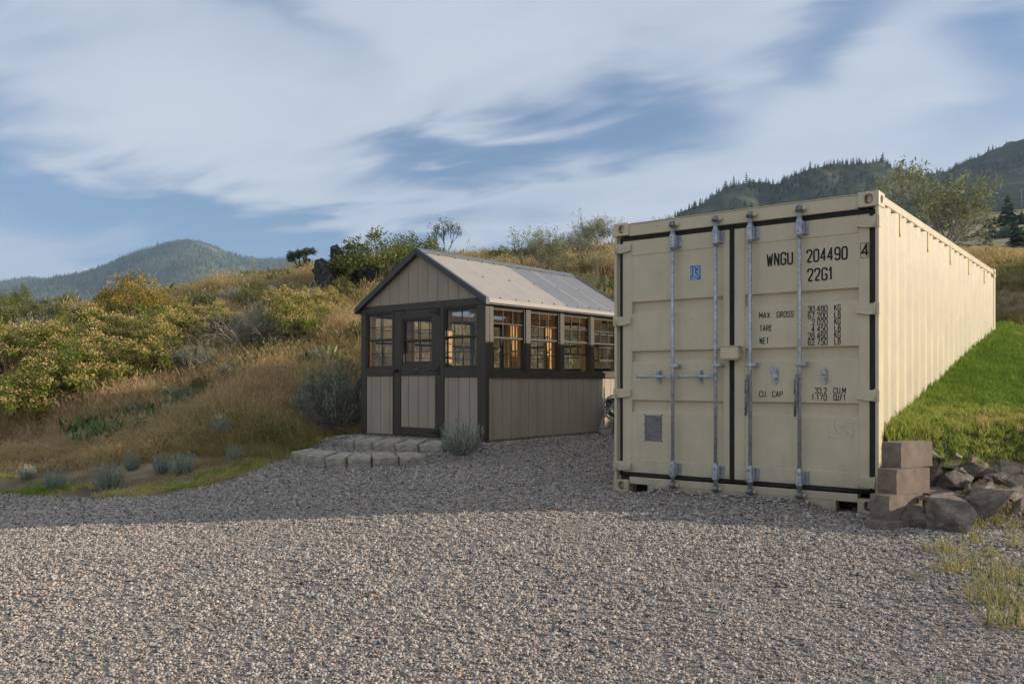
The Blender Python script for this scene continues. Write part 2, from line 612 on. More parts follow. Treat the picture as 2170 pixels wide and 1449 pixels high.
def inpoly(x, y, poly):
    c = np.zeros(x.shape, bool)
    j = len(poly) - 1
    for i in range(len(poly)):
        (xi, yi), (xj, yj) = poly[i], poly[j]
        if yi != yj:
            c ^= ((yi > y) != (yj > y)) & (x < (xj - xi) * (y - yi) / (yj - yi) + xi)
        j = i
    return c


def step_level(x, y):
    """gravel retained behind the two curved rows of blocks in front of the greenhouse door"""
    off = lambda L, k: [(a + gv[0] * k, b + gv[1] * k) for a, b in L]
    lo = off(LOWER, .17) + [(-.4, 11.2), (-1.2, 12.2), (-2.2, 12.8), (-2.6, 12.0)]
    up = off(UPPER, .17) + [(-.3, 11.1), (-2.22, 12.7), (-2.4, 12.3)]
    out = np.full(np.shape(x), -9.0)
    out = np.where(inpoly(x, y, lo), .128, out)
    return np.where(inpoly(x, y, up), .238, out)

# ------------------------------------------------------------------ ground sheet
def axis(lo, hi, fine_lo, fine_hi, step, grow=1.13, maxs=400.0):
    a = list(np.arange(fine_lo, fine_hi + 1e-6, step))
    s, t = step, fine_hi
    while t < hi:
        s = min(s * grow, maxs)
        t += s
        a.append(t)
    s, t = step, fine_lo
    b = []
    while t > lo:
        s = min(s * grow, maxs)
        t -= s
        b.append(t)
    return np.array(b[::-1] + a)


def ground_material():
    m = bpy.data.materials.new('ground_soil_gravel')
    m.use_nodes = True
    nt = m.node_tree
    nd, lk = nt.nodes, nt.links
    b = nd['Principled BSDF']
    b.inputs['Roughness'].default_value = 0.95
    b.inputs['Specular IOR Level'].default_value = 0.15
    tc = N(nd, 'ShaderNodeTexCoord')

    def noise(scale, detail=5, rough=.6):
        n = N(nd, 'ShaderNodeTexNoise')
        n.inputs['Scale'].default_value = scale
        n.inputs['Detail'].default_value = detail
        n.inputs['Roughness'].default_value = rough
        lk.new(tc.outputs['Object'], n.inputs['Vector'])
        return n.outputs[0]

    def ramp(fac, stops, interp='LINEAR'):
        r = N(nd, 'ShaderNodeValToRGB')
        r.color_ramp.interpolation = interp
        e = r.color_ramp.elements
        while len(e) < len(stops):
            e.new(.5)
        for i, (p, c) in enumerate(stops):
            e[i].position = p
            e[i].color = (*c, 1)
        lk.new(fac, r.inputs[0])
        return r.outputs[0]

    def mix(f, a, c, typ='MIX'):
        n = N(nd, 'ShaderNodeMixRGB', blend_type=typ)
        if isinstance(f, float):
            n.inputs[0].default_value = f
        else:
            lk.new(f, n.inputs[0])
        lk.new(a, n.inputs[1])
        lk.new(c, n.inputs[2])
        return n.outputs[0]
    vo = N(nd, 'ShaderNodeTexVoronoi')
    vo.inputs['Scale'].default_value = 62
    lk.new(tc.outputs['Object'], vo.inputs['Vector'])
    sepc = N(nd, 'ShaderNodeSeparateColor')
    lk.new(vo.outputs['Color'], sepc.inputs[0])
    grav = ramp(sepc.outputs[0], [(0, (.16, .148, .135)), (.35, (.25, .225, .195)), (.65, (.36, .315, .265)), (.85, (.30, .23, .185)), (1, (.48, .43, .37))])
    soil = ramp(noise(3.5), [(.3, (.115, .085, .058)), (.55, (.17, .13, .09)), (.75, (.23, .185, .13))])
    dry = ramp(noise(1.3), [(.3, (.11, .083, .05)), (.5, (.23, .172, .10)), (.7, (.38, .29, .17))])
    lawn = ramp(noise(2.2), [(.3, (.055, .075, .02)), (.55, (.085, .105, .03)), (.75, (.15, .135, .055))])
    fn = N(nd, 'ShaderNodeTexNoise')
    fn.inputs['Scale'].default_value = .03
    fn.inputs['Detail'].default_value = 8
    fn.inputs['Roughness'].default_value = .65
    mp = N(nd, 'ShaderNodeMapping')
    mp.inputs['Scale'].default_value = (.45, 1.6, 1)
    lk.new(tc.outputs['Object'], mp.inputs[0])
    lk.new(mp.outputs[0], fn.inputs['Vector'])
    far = ramp(fn.outputs[0], [(.36, (.085, .08, .045)), (.47, (.17, .145, .08)), (.55, (.36, .30, .17)), (.72, (.47, .40, .25))])  # dark streaks mix brush colour with painted shadow streaks across the fields

    def att(n):
        a = N(nd, 'ShaderNodeAttribute', attribute_name=n)
        return a.outputs['Fac']
    c = mix(att('w_soil'), grav, soil)
    c = mix(att('w_dry'), c, dry)
    c = mix(att('w_lawn'), c, lawn)
    c = mix(att('w_far'), c, far)
    lk.new(c, b.inputs['Base Color'])
    bp = N(nd, 'ShaderNodeBump')
    bp.inputs['Strength'].default_value = .6
    bp.inputs['Distance'].default_value = .02
    h = mth(nd, lk, 'ADD', mth(nd, lk, 'MULTIPLY', vo.outputs['Distance'], -1.2), noise(40, 4))
    lk.new(h, bp.inputs['Height'])
    lk.new(bp.outputs[0], b.inputs['Normal'])
    return m


def soil_weight(x, y):
    """bare trodden soil at the right-hand edge of the drive and under the rock bank"""
    x, y = np.asarray(x, float), np.asarray(y, float)
    xe = np.interp(y, [0, 3.2, 4.2, 5.0, 5.6, 6.1, 6.6, 7.2], [1.9, 2.05, 2.5, 2.85, 3.05, 3.15, 3.25, 3.0])
    return smooth01((x - xe + .35 * fbm(x, y, 1.7, 3)) / .35) * (y < 7.6)


def make_ground():
    ax = axis(-5000, 5000, -9.5, 8.5, .11)
    ay = axis(-300, 6000, 2.4, 17.0, .11)
    X, Y = np.meshgrid(ax, ay)
    Z = terrain(X, Y)
    nx, ny = len(ax), len(ay)
    v = np.c_[X.ravel(), Y.ravel(), Z.ravel()]
    i = np.arange(nx * ny).reshape(ny, nx)
    f = np.stack([i[:-1, :-1], i[:-1, 1:], i[1:, 1:], i[1:, :-1]], -1).reshape(-1, 4)
    me = bpy.data.meshes.new('ground')
    me.vertices.add(len(v))
    me.vertices.foreach_set('co', v.ravel())
    me.loops.add(f.size)
    me.loops.foreach_set('vertex_index', f.ravel())
    me.polygons.add(len(f))
    me.polygons.foreach_set('loop_start', np.arange(0, f.size, 4))
    me.polygons.foreach_set('use_smooth', np.ones(len(f), bool))
    me.update(calc_edges=True)
    r = np.hypot(v[:, 0], v[:, 1] - 8)
    for nm, w in (('w_soil', soil_weight(v[:, 0], v[:, 1])), ('w_dry', gravel_out(v[:, 0], v[:, 1])), ('w_lawn', lawn_mask(v[:, 0], v[:, 1])), ('w_far', smooth01((r - 24) / 14))):
        a = me.attributes.new(nm, 'FLOAT', 'POINT')
        a.data.foreach_set('value', np.asarray(w, np.float32))
    me.materials.append(ground_material())
    return tag(linkmesh('ground', me), kind='structure')


make_ground()


def ground_hit(px, py, dmin=2.5, dmax=60.0):
    d = np.arange(dmin, dmax, .03)
    x = (px - 1085) / F_PX * d
    z = CAM_H + (HOR - py) * d / F_PX
    t = terrain(x, d)
    k = np.nonzero(z <= t)[0]
    j = k[0] if len(k) else np.argmin(z - t)
    return float(x[j]), float(d[j]), float(t[j])


def tz(x, y):
    return float(terrain(np.array([x]), np.array([y]))[0])


# ------------------------------------------------------------------ instanced ground cover (one object each, kind stuff)
def scatter(name, protos, pts, rot, scl, tint, mats, label, cat):
    """protos: list of MB.  Copies of them are instanced on the points by geometry nodes."""
    v, f, mi, sm, pid = [], [], [], [], []
    for k, p in enumerate(protos):
        o = len(v)
        v += p.v
        f += [tuple(i + o for i in q) for q in p.f]
        mi += p.mi
        sm += p.sm
        pid += [k] * len(p.v)
    n0 = len(v)
    n = len(pts)
    allv = np.vstack([np.array(v, float), np.asarray(pts, float)])
    me = bpy.data.meshes.new(name)
    me.from_pydata(allv.tolist(), [], f)
    me.polygons.foreach_set('material_index', mi)
    me.polygons.foreach_set('use_smooth', sm)

    def attr(nm, typ, key, data, width):
        a = me.attributes.new(nm, typ, 'POINT')
        full = np.zeros((n0 + n, width), np.float32 if typ != 'INT' else np.int32)
        full[n0:] = np.asarray(data).reshape(n, width)
        return a, key, full
    pa = me.attributes.new('pid', 'INT', 'POINT')
    pa.data.foreach_set('value', np.r_[np.array(pid), -np.ones(n)].astype(np.int32))
    for nm, typ, key, data, wd in (('rot', 'FLOAT_VECTOR', 'vector', rot, 3), ('scl', 'FLOAT_VECTOR', 'vector', scl, 3), ('tint', 'FLOAT', 'value', tint, 1)):
        a, k, full = attr(nm, typ, key, data, wd)
        a.data.foreach_set(k, full.ravel())
    if hasattr(protos[0], 'pt'):
        a = me.attributes.new('ptint', 'FLOAT', 'POINT')
        a.data.foreach_set('value', np.r_[np.concatenate([p.pt for p in protos]), np.zeros(n)].astype(np.float32))
    for m in mats:
        me.materials.append(m)
    me.update()
    ob = linkmesh(name, me)
    ng = bpy.data.node_groups.new(name, 'GeometryNodeTree')
    ng.interface.new_socket('Geometry', in_out='INPUT', socket_type='NodeSocketGeometry')
    ng.interface.new_socket('Geometry', in_out='OUTPUT', socket_type='NodeSocketGeometry')
    nd, lk = ng.nodes, ng.links
    gi, go = nd.new('NodeGroupInput'), nd.new('NodeGroupOutput')

    def named(nm, typ):
        q = nd.new('GeometryNodeInputNamedAttribute')
        q.data_type = typ
        q.inputs['Name'].default_value = nm
        return q.outputs[0]
    pidn = named('pid', 'INT')

    def sel(k):
        c = nd.new('FunctionNodeCompare')
        c.data_type = 'INT'
        c.operation = 'EQUAL'
        lk.new(pidn, c.inputs[2])
        c.inputs[3].default_value = k
        s = nd.new('GeometryNodeSeparateGeometry')
        s.domain = 'POINT'
        lk.new(gi.outputs[0], s.inputs[0])
        lk.new(c.outputs[0], s.inputs[1])
        return s.outputs[0]
    jn = nd.new('GeometryNodeJoinGeometry')
    for k in range(len(protos)):
        g2 = nd.new('GeometryNodeGeometryToInstance')
        lk.new(sel(k), g2.inputs[0])
        lk.new(g2.outputs[0], jn.inputs[0])
    ip = nd.new('GeometryNodeInstanceOnPoints')
    lk.new(sel(-1), ip.inputs['Points'])
    lk.new(jn.outputs[0], ip.inputs['Instance'])
    ip.inputs['Pick Instance'].default_value = True
    rv = nd.new('FunctionNodeRandomValue')
    rv.data_type = 'INT'
    rv.inputs[4].default_value = 0
    rv.inputs[5].default_value = len(protos) - 1
    lk.new(rv.outputs[2], ip.inputs['Instance Index'])
    er = nd.new('FunctionNodeEulerToRotation')
    lk.new(named('rot', 'FLOAT_VECTOR'), er.inputs[0])
    lk.new(er.outputs[0], ip.inputs['Rotation'])
    lk.new(named('scl', 'FLOAT_VECTOR'), ip.inputs['Scale'])
    lk.new(ip.outputs[0], go.inputs[0])
    md = ob.modifiers.new('scatter', 'NODES')
    md.node_group = ng
    tag(ob, label, cat, kind='stuff')
    return ob


def blob_proto(seed, sub=1, sq=(1, 1, 1), rough=.25):
    bm = bmesh.new()
    bmesh.ops.create_icosphere(bm, subdivisions=sub, radius=1)
    r = random.Random(seed)
    ax = [Vector((r.gauss(0, 1), r.gauss(0, 1), r.gauss(0, 1))).normalized() for _ in range(5)]
    am = [r.uniform(-rough, rough) for _ in ax]
    for w in bm.verts:
        k = 1 + sum(a * max(0, w.co.dot(x)) for a, x in zip(am, ax))
        w.co = Vector((w.co.x * sq[0], w.co.y * sq[1], w.co.z * sq[2])) * k
    m = MB()
    m.add([tuple(w.co) for w in bm.verts], [tuple(w.index for w in q.verts) for q in bm.faces], 0, True)
    bm.free()
    return m


def pebble_mat():
    m = ramp_mat('pebbles', [(0, (.085, .082, .080)), (.14, (.17, .157, .145)), (.30, (.27, .24, .206)), (.48, (.42, .36, .29)), (.64, (.55, .455, .355)), (.76, (.42, .28, .205)),
                             (.86, (.62, .54, .44)), (.95, (.26, .262, .268)), (1, (.72, .66, .57))], atype='INSTANCER', rough=.78, spec=.25)
    nd, lk = m.node_tree.nodes, m.node_tree.links
    a = [n for n in nd if n.type == 'ATTRIBUTE'][0]
    r = [n for n in nd if n.type == 'VALTORGB'][0]
    b = N(nd, 'ShaderNodeAttribute', attribute_name='ptint')
    lk.new(mth(nd, lk, 'FRACT', mth(nd, lk, 'ADD', a.outputs['Fac'], b.outputs['Fac'])), r.inputs[0])
    return m


def make_gravel():
    """handfuls of five or six pebbles, scattered and turned"""
    protos = []
    for k in range(12):
        r = random.Random(900 + k)
        m = MB()
        m.pt = []
        for q in range(6):
            b = blob_proto(k * 10 + q, 1, (1, r.uniform(.6, .95), r.uniform(.42, .66)), .3)
            sz = math.exp(r.gauss(0, .33))
            if r.random() < .04:
                sz *= 1.6
            mt_ = Matrix.Rotation(r.uniform(0, 6.28), 3, 'Z') @ Matrix.Rotation(r.gauss(0, .45), 3, 'X')
            a = q * 1.047 + r.uniform(-.4, .4)
            rad = (2.0 if q else 0) * r.uniform(.7, 1.25)
            off = Vector((math.cos(a) * rad, math.sin(a) * rad, r.uniform(-.1, .5)))
            m.add([mt_ @ Vector(v) * sz + off for v in b.v], b.f, 0, True)
            m.pt += [r.random()] * len(b.v)
        protos.append(m)
    P_, Sc = [], []
    for (d0, d1, dens, size) in ((2.3, 4.2, 1350, .0069), (4.2, 6.5, 980, .0079), (6.5, 9.2, 600, .0096), (9.2, 14.5, 390, .0119)):
        w0 = .66 * d1 + 2.2
        n = int((d1 - d0) * 2 * w0 * dens)
        x = rng.uniform(-w0, w0, n)
        y = rng.uniform(d0, d1, n)
        k = (np.abs(x) < .64 * y + .5 + 1.7 * rng.random(n)) & (gravel_out(x, y) < .45 + .35 * (rng.random(n) - .5))
        k &= ~((soil_weight(x, y) > .35) & (rng.random(n) < .8))
        a, b = c_local(x, y)
        k &= ~((a > .05) & (a < CW) & (b > .02) & (b < CL))
        g1, g2 = g_local(x, y)
        k &= ~((g1 > 0) & (g1 < GW) & (g2 > 0) & (g2 < GL))
        # thin, dusty patches where fine dirt shows
        dust = np.exp(-(((a - 1.05) / .55) ** 2 + ((b + .62) / .22) ** 2)) + .9 * np.exp(-(((a + .45) / .5) ** 2 + ((b - .1) / .3) ** 2))
        dust = dust + .55 * smooth01((fbm(x, y, .8, 4) - .28) / .3)
        k &= rng.random(n) > dust * .8
        x, y = x[k], y[k]
        P_.append(np.c_[x, y, terrain(x, y) + size * .25 * rng.random(len(x))])
        s = size * np.exp(rng.normal(0, .14, len(x))) * (1 + .22 * fbm(x, y, .6, 3))
        Sc.append(np.repeat(s[:, None], 3, 1))
    pts, sc = np.vstack(P_), np.vstack(Sc)
    n = len(pts)
    rot = np.c_[rng.normal(0, .12, n), rng.normal(0, .12, n), rng.uniform(0, 6.28, n)]
    scatter('gravel', protos, pts, rot, sc, rng.random(n), [pebble_mat()], 'grey and tan rounded gravel covering the drive', 'gravel')


make_gravel()

# ------------------------------------------------------------------ shipping container
M_PAINT = material('container_beige_paint', (.645, .555, .375), rough=.42, var=.05, scale=3.5, bump=.05, bscale=25, spec=.4)


def paint_dirt(m):
    """scuffs and rusty streaks low on the panels, with shapes of their own"""
    nt = m.node_tree
    nd, lk = nt.nodes, nt.links
    b = nd['Principled BSDF']
    src = b.inputs['Base Color'].links[0].from_socket
    tc = N(nd, 'ShaderNodeTexCoord')
    mp = N(nd, 'ShaderNodeMapping')
    mp.inputs['Scale'].default_value = (9, 9, 1.3)
    lk.new(tc.outputs['Object'], mp.inputs[0])
    nz = N(nd, 'ShaderNodeTexNoise')
    nz.inputs['Scale'].default_value = 2.2
    nz.inputs['Detail'].default_value = 8
    nz.inputs['Roughness'].default_value = .7
    lk.new(mp.outputs[0], nz.inputs['Vector'])
    mr = N(nd, 'ShaderNodeMapRange')
    mr.inputs['From Min'].default_value = .53
    mr.inputs['From Max'].default_value = .78
    mr.inputs['To Max'].default_value = .42
    lk.new(nz.outputs[0], mr.inputs['Value'])
    mx = N(nd, 'ShaderNodeMixRGB')
    mx.inputs[2].default_value = (.42, .335, .215, 1)
    lk.new(mr.outputs[0], mx.inputs[0])
    lk.new(src, mx.inputs[1])
    sp = N(nd, 'ShaderNodeTexNoise')
    sp.inputs['Scale'].default_value = 34
    sp.inputs['Detail'].default_value = 2
    lk.new(tc.outputs['Object'], sp.inputs['Vector'])
    m2 = N(nd, 'ShaderNodeMapRange')
    m2.inputs['From Min'].default_value = .76
    m2.inputs['From Max'].default_value = .79
    m2.inputs['To Max'].default_value = .7
    lk.new(sp.outputs[0], m2.inputs['Value'])
    mx2 = N(nd, 'ShaderNodeMixRGB')
    mx2.inputs[2].default_value = (.13, .085, .05, 1)
    lk.new(m2.outputs[0], mx2.inputs[0])
    lk.new(mx.outputs[0], mx2.inputs[1])
    # dried mud splashed up from the gravel
    sp_ = N(nd, 'ShaderNodeSeparateXYZ')
    lk.new(tc.outputs['Object'], sp_.inputs[0])
    ns = N(nd, 'ShaderNodeTexNoise')
    ns.inputs['Scale'].default_value = 11
    ns.inputs['Detail'].default_value = 7
    ns.inputs['Roughness'].default_value = .75
    lk.new(tc.outputs['Object'], ns.inputs['Vector'])
    hgt = mth(nd, lk, 'SUBTRACT', mth(nd, lk, 'MULTIPLY', ns.outputs[0], .75), sp_.outputs[2])
    sm_ = N(nd, 'ShaderNodeMapRange')
    sm_.inputs['From Min'].default_value = .05
    sm_.inputs['From Max'].default_value = .45
    sm_.inputs['To Max'].default_value = .6
    lk.new(hgt, sm_.inputs['Value'])
    mx3 = N(nd, 'ShaderNodeMixRGB')
    mx3.inputs[2].default_value = (.27, .225, .165, 1)
    lk.new(sm_.outputs[0], mx3.inputs[0])
    lk.new(mx2.outputs[0], mx3.inputs[1])
    lk.new(mx3.outputs[0], b.inputs['Base Color'])


paint_dirt(M_PAINT)
M_VENT = material('ochre_vent_cover', (.66, .50, .26), rough=.5, var=.1)
M_GASKET = material('door_gasket_rubber', (.022, .020, .019), rough=.65, var=.25, scale=20)
M_GALV = material('galvanised_steel', (.50, .52, .54), rough=.45, metal=.6, var=.22, scale=30, bump=.05, bscale=60)
M_GALVD = material('worn_steel', (.28, .29, .30), rough=.5, metal=.7, var=.3, scale=40)
M_DARK = material('painted_hollow_shade', (.02, .018, .016), rough=.9)  # near-black colour standing in for the shade inside openings
M_INK = material('black_marking', (.012, .012, .012), rough=.6, var=.2, scale=50)
M_BLUE = material('blue_sticker', (.02, .13, .40), rough=.35, var=.04)
M_WHITE = material('white_print', (.72, .74, .76), rough=.4, var=.04)
M_PLATE = material('data_plate_metal', (.23, .215, .20), rough=.55, metal=.35, var=.25, scale=14, stretch=(1, 1, 6))

container = tag(empty('shipping_container', (CX, CY, 0), CA), 'large beige steel shipping container with corrugated side and double doors', 'container')


def casting(x0, y0, z0, sx, sy):
    """corner fitting with openings in its front, side and top; sx, sy say which faces point outward"""
    w, l, h = .166, .178, .118
    m = MB()
    x1, y1, z1 = x0 + w, y0 + l, z0 + h
    t = .085
    # front / rear face
    yo = y0 if sy < 0 else y1
    m.hole_plate((x0, yo, z0), (1, 0, 0), (0, 0, 1), w, h, .066, .076, t, (0, -sy, 0))
    xo = x0 if sx < 0 else x1
    m.hole_plate((xo, y0, z0), (0, 1, 0), (0, 0, 1), l, h, .082, .058, t, (-sx, 0, 0))
    m.hole_plate((x0, y0, z1), (1, 0, 0), (0, 1, 0), w, l, .064, .11, t, (0, 0, -1))
    xi, yi = (x1 if sx < 0 else x0), (y1 if sy < 0 else y0)
    m.add([(x0, yi, z0), (x1, yi, z0), (x1, yi, z1), (x0, yi, z1)], [(0, 1, 2, 3)])
    m.add([(xi, y0, z0), (xi, y1, z0), (xi, y1, z1), (xi, y0, z1)], [(0, 1, 2, 3)])
    m.add([(x0, y0, z0), (x1, y0, z0), (x1, y1, z0), (x0, y1, z0)], [(0, 1, 2, 3)])
    o = m.build('corner_casting', M_PAINT, container)
    bm = bmesh.new()
    bm.from_mesh(o.data)
    bmesh.ops.remove_doubles(bm, verts=bm.verts, dist=.0005)
    bmesh.ops.recalc_face_normals(bm, faces=bm.faces)
    bm.to_mesh(o.data)
    bm.free()
    bv = o.modifiers.new('edge', 'BEVEL')
    bv.width, bv.segments, bv.limit_method, bv.angle_limit = .007, 2, 'ANGLE', R(50)


for zz in (0, CH - .118):
    casting(-.004, -.006, zz, -1, -1)
    casting(CW - .162, -.006, zz, 1, -1)
    casting(-.004, CL - .172, zz, -1, 1)
    casting(CW - .162, CL - .172, zz, 1, 1)
# posts
for sx in (0, 1):
    m = MB()
    if sx == 0:
        m.box(0, .028, 0, .10, .119, 2.472, .005)
        m.box(.003, .05, .045, .165, .119, 2.472, .003)
    else:
        m.box(CW - .028, CW, 0, .10, .119, 2.472, .005)
        m.box(CW - .05, CW - .003, .045, .165, .119, 2.472, .003)
    m.build('corner_post', M_PAINT, container)
    m = MB()
    x = 0 if sx == 0 else CW - .16
    m.box(x, x + .16, CL - .14, CL - .004, .119, 2.472, .006)
    m.build('corner_post', M_PAINT, container)
# header, sill, rails
m = MB()
m.box(.163, CW - .163, .004, .12, 2.462, 2.574, .004)
m.box(.163, CW - .163, .0, .13, 2.5745, 2.583, .002)
m.build('door_header', M_PAINT, container)
m = MB()
m.box(.163, CW - .163, .004, .11, .083, .150, .004)
m.box(.374, 2.094, .006, .10, .0, .0828, .003)
m.box(.366, .3735, .0, .10, .0, .0885, .001)
m.box(2.0945, 2.102, .0, .10, .0, .0885, .001)
m.build('door_sill', M_PAINT, container)
m = MB()
m.box(.165, CW - .165, .16, .175, .0, .15)
m.build('fork_pocket_shade', M_DARK, container)  # dark plate behind the sill, painted as the shade inside the pockets
for sx in (0, 1):
    x0, x1 = (.0, .055) if sx == 0 else (CW - .055, CW)
    MB().box(x0 + .002, x1 - .002, .174, CL - .174, 2.508, 2.574, .004).build('top_side_rail', M_PAINT, container)
    MB().box(x0 + .002, x1 - .002, .174, CL - .174, .0, .155, .004).build('bottom_side_rail', M_PAINT, container)


def corrugated(n0, z0, z1, y0, y1, xo, xi):
    """vertical trapezoid ribs along y"""
    m = MB()
    prof = [(y0, xo)]
    k = 0
    p = .278
    e0 = .417 - p
    while True:
        e = e0 + k * p
        for yy, xx in ((e, xo), (e + .062, xi), (e + .062 + .072, xi), (e + .062 * 2 + .072, xo)):
            if y0 + .01 < yy < y1 - .01:
                prof.append((yy, xx))
        k += 1
        if e > y1:
            break
    prof.append((y1, prof[-1][1]))
    vs, fs = [], []
    for (yy, xx) in prof:
        vs += [(xx, yy, z0), (xx, yy, z1)]
    for i in range(len(prof) - 1):
        fs.append((2 * i, 2 * i + 2, 2 * i + 3, 2 * i + 1))
    m.add(vs, fs)
    return m


for sx in (0, 1):
    xo, xi = (.010, .046) if sx == 0 else (CW - .010, CW - .046)
    o = corrugated(0, .154, 2.509, .16, CL - .13, xo, xi).build('corrugated_side', M_PAINT, container)
    sd_ = o.modifiers.new('sheet', 'SOLIDIFY')
    sd_.thickness, sd_.offset = .003, 0
    bv = o.modifiers.new('press_radius', 'BEVEL')
    bv.width, bv.segments, bv.limit_method, bv.angle_limit = .008, 2, 'ANGLE', R(25)
    xo = .012 if sx == 0 else CW - .012
    for yb in (.515, 1.63, 2.74, 3.85, 4.965):
        yb += .225
        a, b2 = (xo - .009, xo + .03) if sx == 0 else (xo - .03, xo + .009)
        MB().prism([(yb - .036, 2.508), (yb + .036, 2.508), (yb + .036, 2.36), (yb + .004, 2.32), (yb - .004, 2.32), (yb - .036, 2.36)], 'x', a, b2).build('vent_cover', M_VENT, container)
m = MB()
m.box(.055, CW - .055, .12, CL - .14, 2.552, 2.562)
for k in range(26):
    y = .25 + k * .215
    m.box(.16, CW - .16, y, y + .09, 2.562, 2.579, .006)
m.build('roof_sheet', M_PAINT, container)
m = MB().box(.16, CW - .16, CL - .05, CL - .03, .1, 2.55)
for k in range(8):
    m.box(.2 + k * .265, .33 + k * .265, CL - .03, CL - .005, .16, 2.45, .01)
m.build('end_wall', M_PAINT, container)
m = MB().box(.05, CW - .05, .2, CL - .14, .10, .14)
m.build('floor', M_DARK, container)

# ---------------- doors
DY = .030
DOORS = {}
for name, x0, x1, p0, p1 in (('left', .080, 1.169, .182, 1.108), ('right', 1.216, 2.360, 1.314, 2.276)):
    m = MB()
    m.box(x0, p0, DY - .003, DY + .05, .192, 2.418, .004)
    m.box(p1, x1, DY - .003, DY + .05, .192, 2.418, .004)
    m.box(p0 + .0005, p1 - .0005, DY - .003, DY + .048, 2.272, 2.418, .004)
    m.box(p0 + .0005, p1 - .0005, DY - .003, DY + .048, .192, .321, .004)
    a, b = DY + .003, DY + .040
    pr = [(.318, a)]
    for lo, hi in ((.762, .888), (1.235, 1.357), (1.707, 1.830)):
        pr += [(lo, a), (lo + .032, b), (hi - .012, b), (hi, a)]
    pr += [(2.275, a)]
    vs, fs = [], []
    for zc, yc in pr:
        vs += [(p0 - .001, yc, zc), (p1 + .001, yc, zc)]
    for i in range(len(pr) - 1):
        fs.append((2 * i, 2 * i + 1, 2 * i + 3, 2 * i + 2))
    m.add(vs, fs)
    m.box(x0 + .01, x1 - .01, DY + .055, DY + .062, .2, 2.41)
    d = m.build('door', M_PAINT, container)
    d['label'] = name + ' door leaf of the container' + (', blue sticker and data plate on it' if name == 'left' else ', lettered in black')
    DOORS[name] = d
# gaskets (each belongs to its door)
gy0, gy1 = DY + .002, DY + .03
for name, rects in (('left', [(.046, .0795, .15, 2.452), (1.1695, 1.1925, .15, 2.452), (.0797, 1.1693, .1505, .1915), (.0797, 1.1693, 2.4185, 2.4615)]),
                    ('right', [(1.1927, 1.2155, .15, 2.452), (2.3605, 2.409, .15, 2.452), (1.2157, 2.3603, .1505, .1915), (1.2157, 2.3603, 2.4185, 2.4615)])):
    m = MB()
    for (a, b, c, e) in rects:
        m.box(a, b, gy0, gy1, c, e, .004)
    m.build('gasket', M_GASKET, DOORS[name])
# bulging rubber of the lower seal
for name, a, b in (('left', .05, 1.19), ('right', 1.195, 2.405)):
    MB().tube([(a, DY + .005, .171), ((a + b) / 2, DY + .003, .168), (b, DY + .005, .171)], .017, 8).build('gasket', M_GASKET, DOORS[name])


def hinge(side, zc):
    m = MB()
    f = (lambda x: x) if side == 'left' else (lambda x: CW - x)
    poly = [(f(.012), zc - .043), (f(.012), zc + .045), (f(.075), zc + .045), (f(.178), zc + .030), (f(.178), zc - .026), (f(.075), zc - .043)]
    m.prism(poly, 'y', -.002, DY - .0035)
    m.prism([(f(-.006), zc - .046), (f(-.006), zc + .048), (f(.0118), zc + .048), (f(.0118), zc - .046)], 'y', -.008, .05)
    m.tube([(f(.030), -.006, zc - .05), (f(.030), -.006, zc + .052)], .0085, 8)
    m.prism([(f(.06), zc - .003), (f(.06), zc + .004), (f(.165), zc + .012), (f(.165), zc + .004)], 'y', -.005, -.0018)
    return m.build('hinge', M_PAINT, DOORS[side])


for zc in (2.347, 1.647, .951, .250):
    hinge('left', zc)
    hinge('right', zc)

BARY = -.034


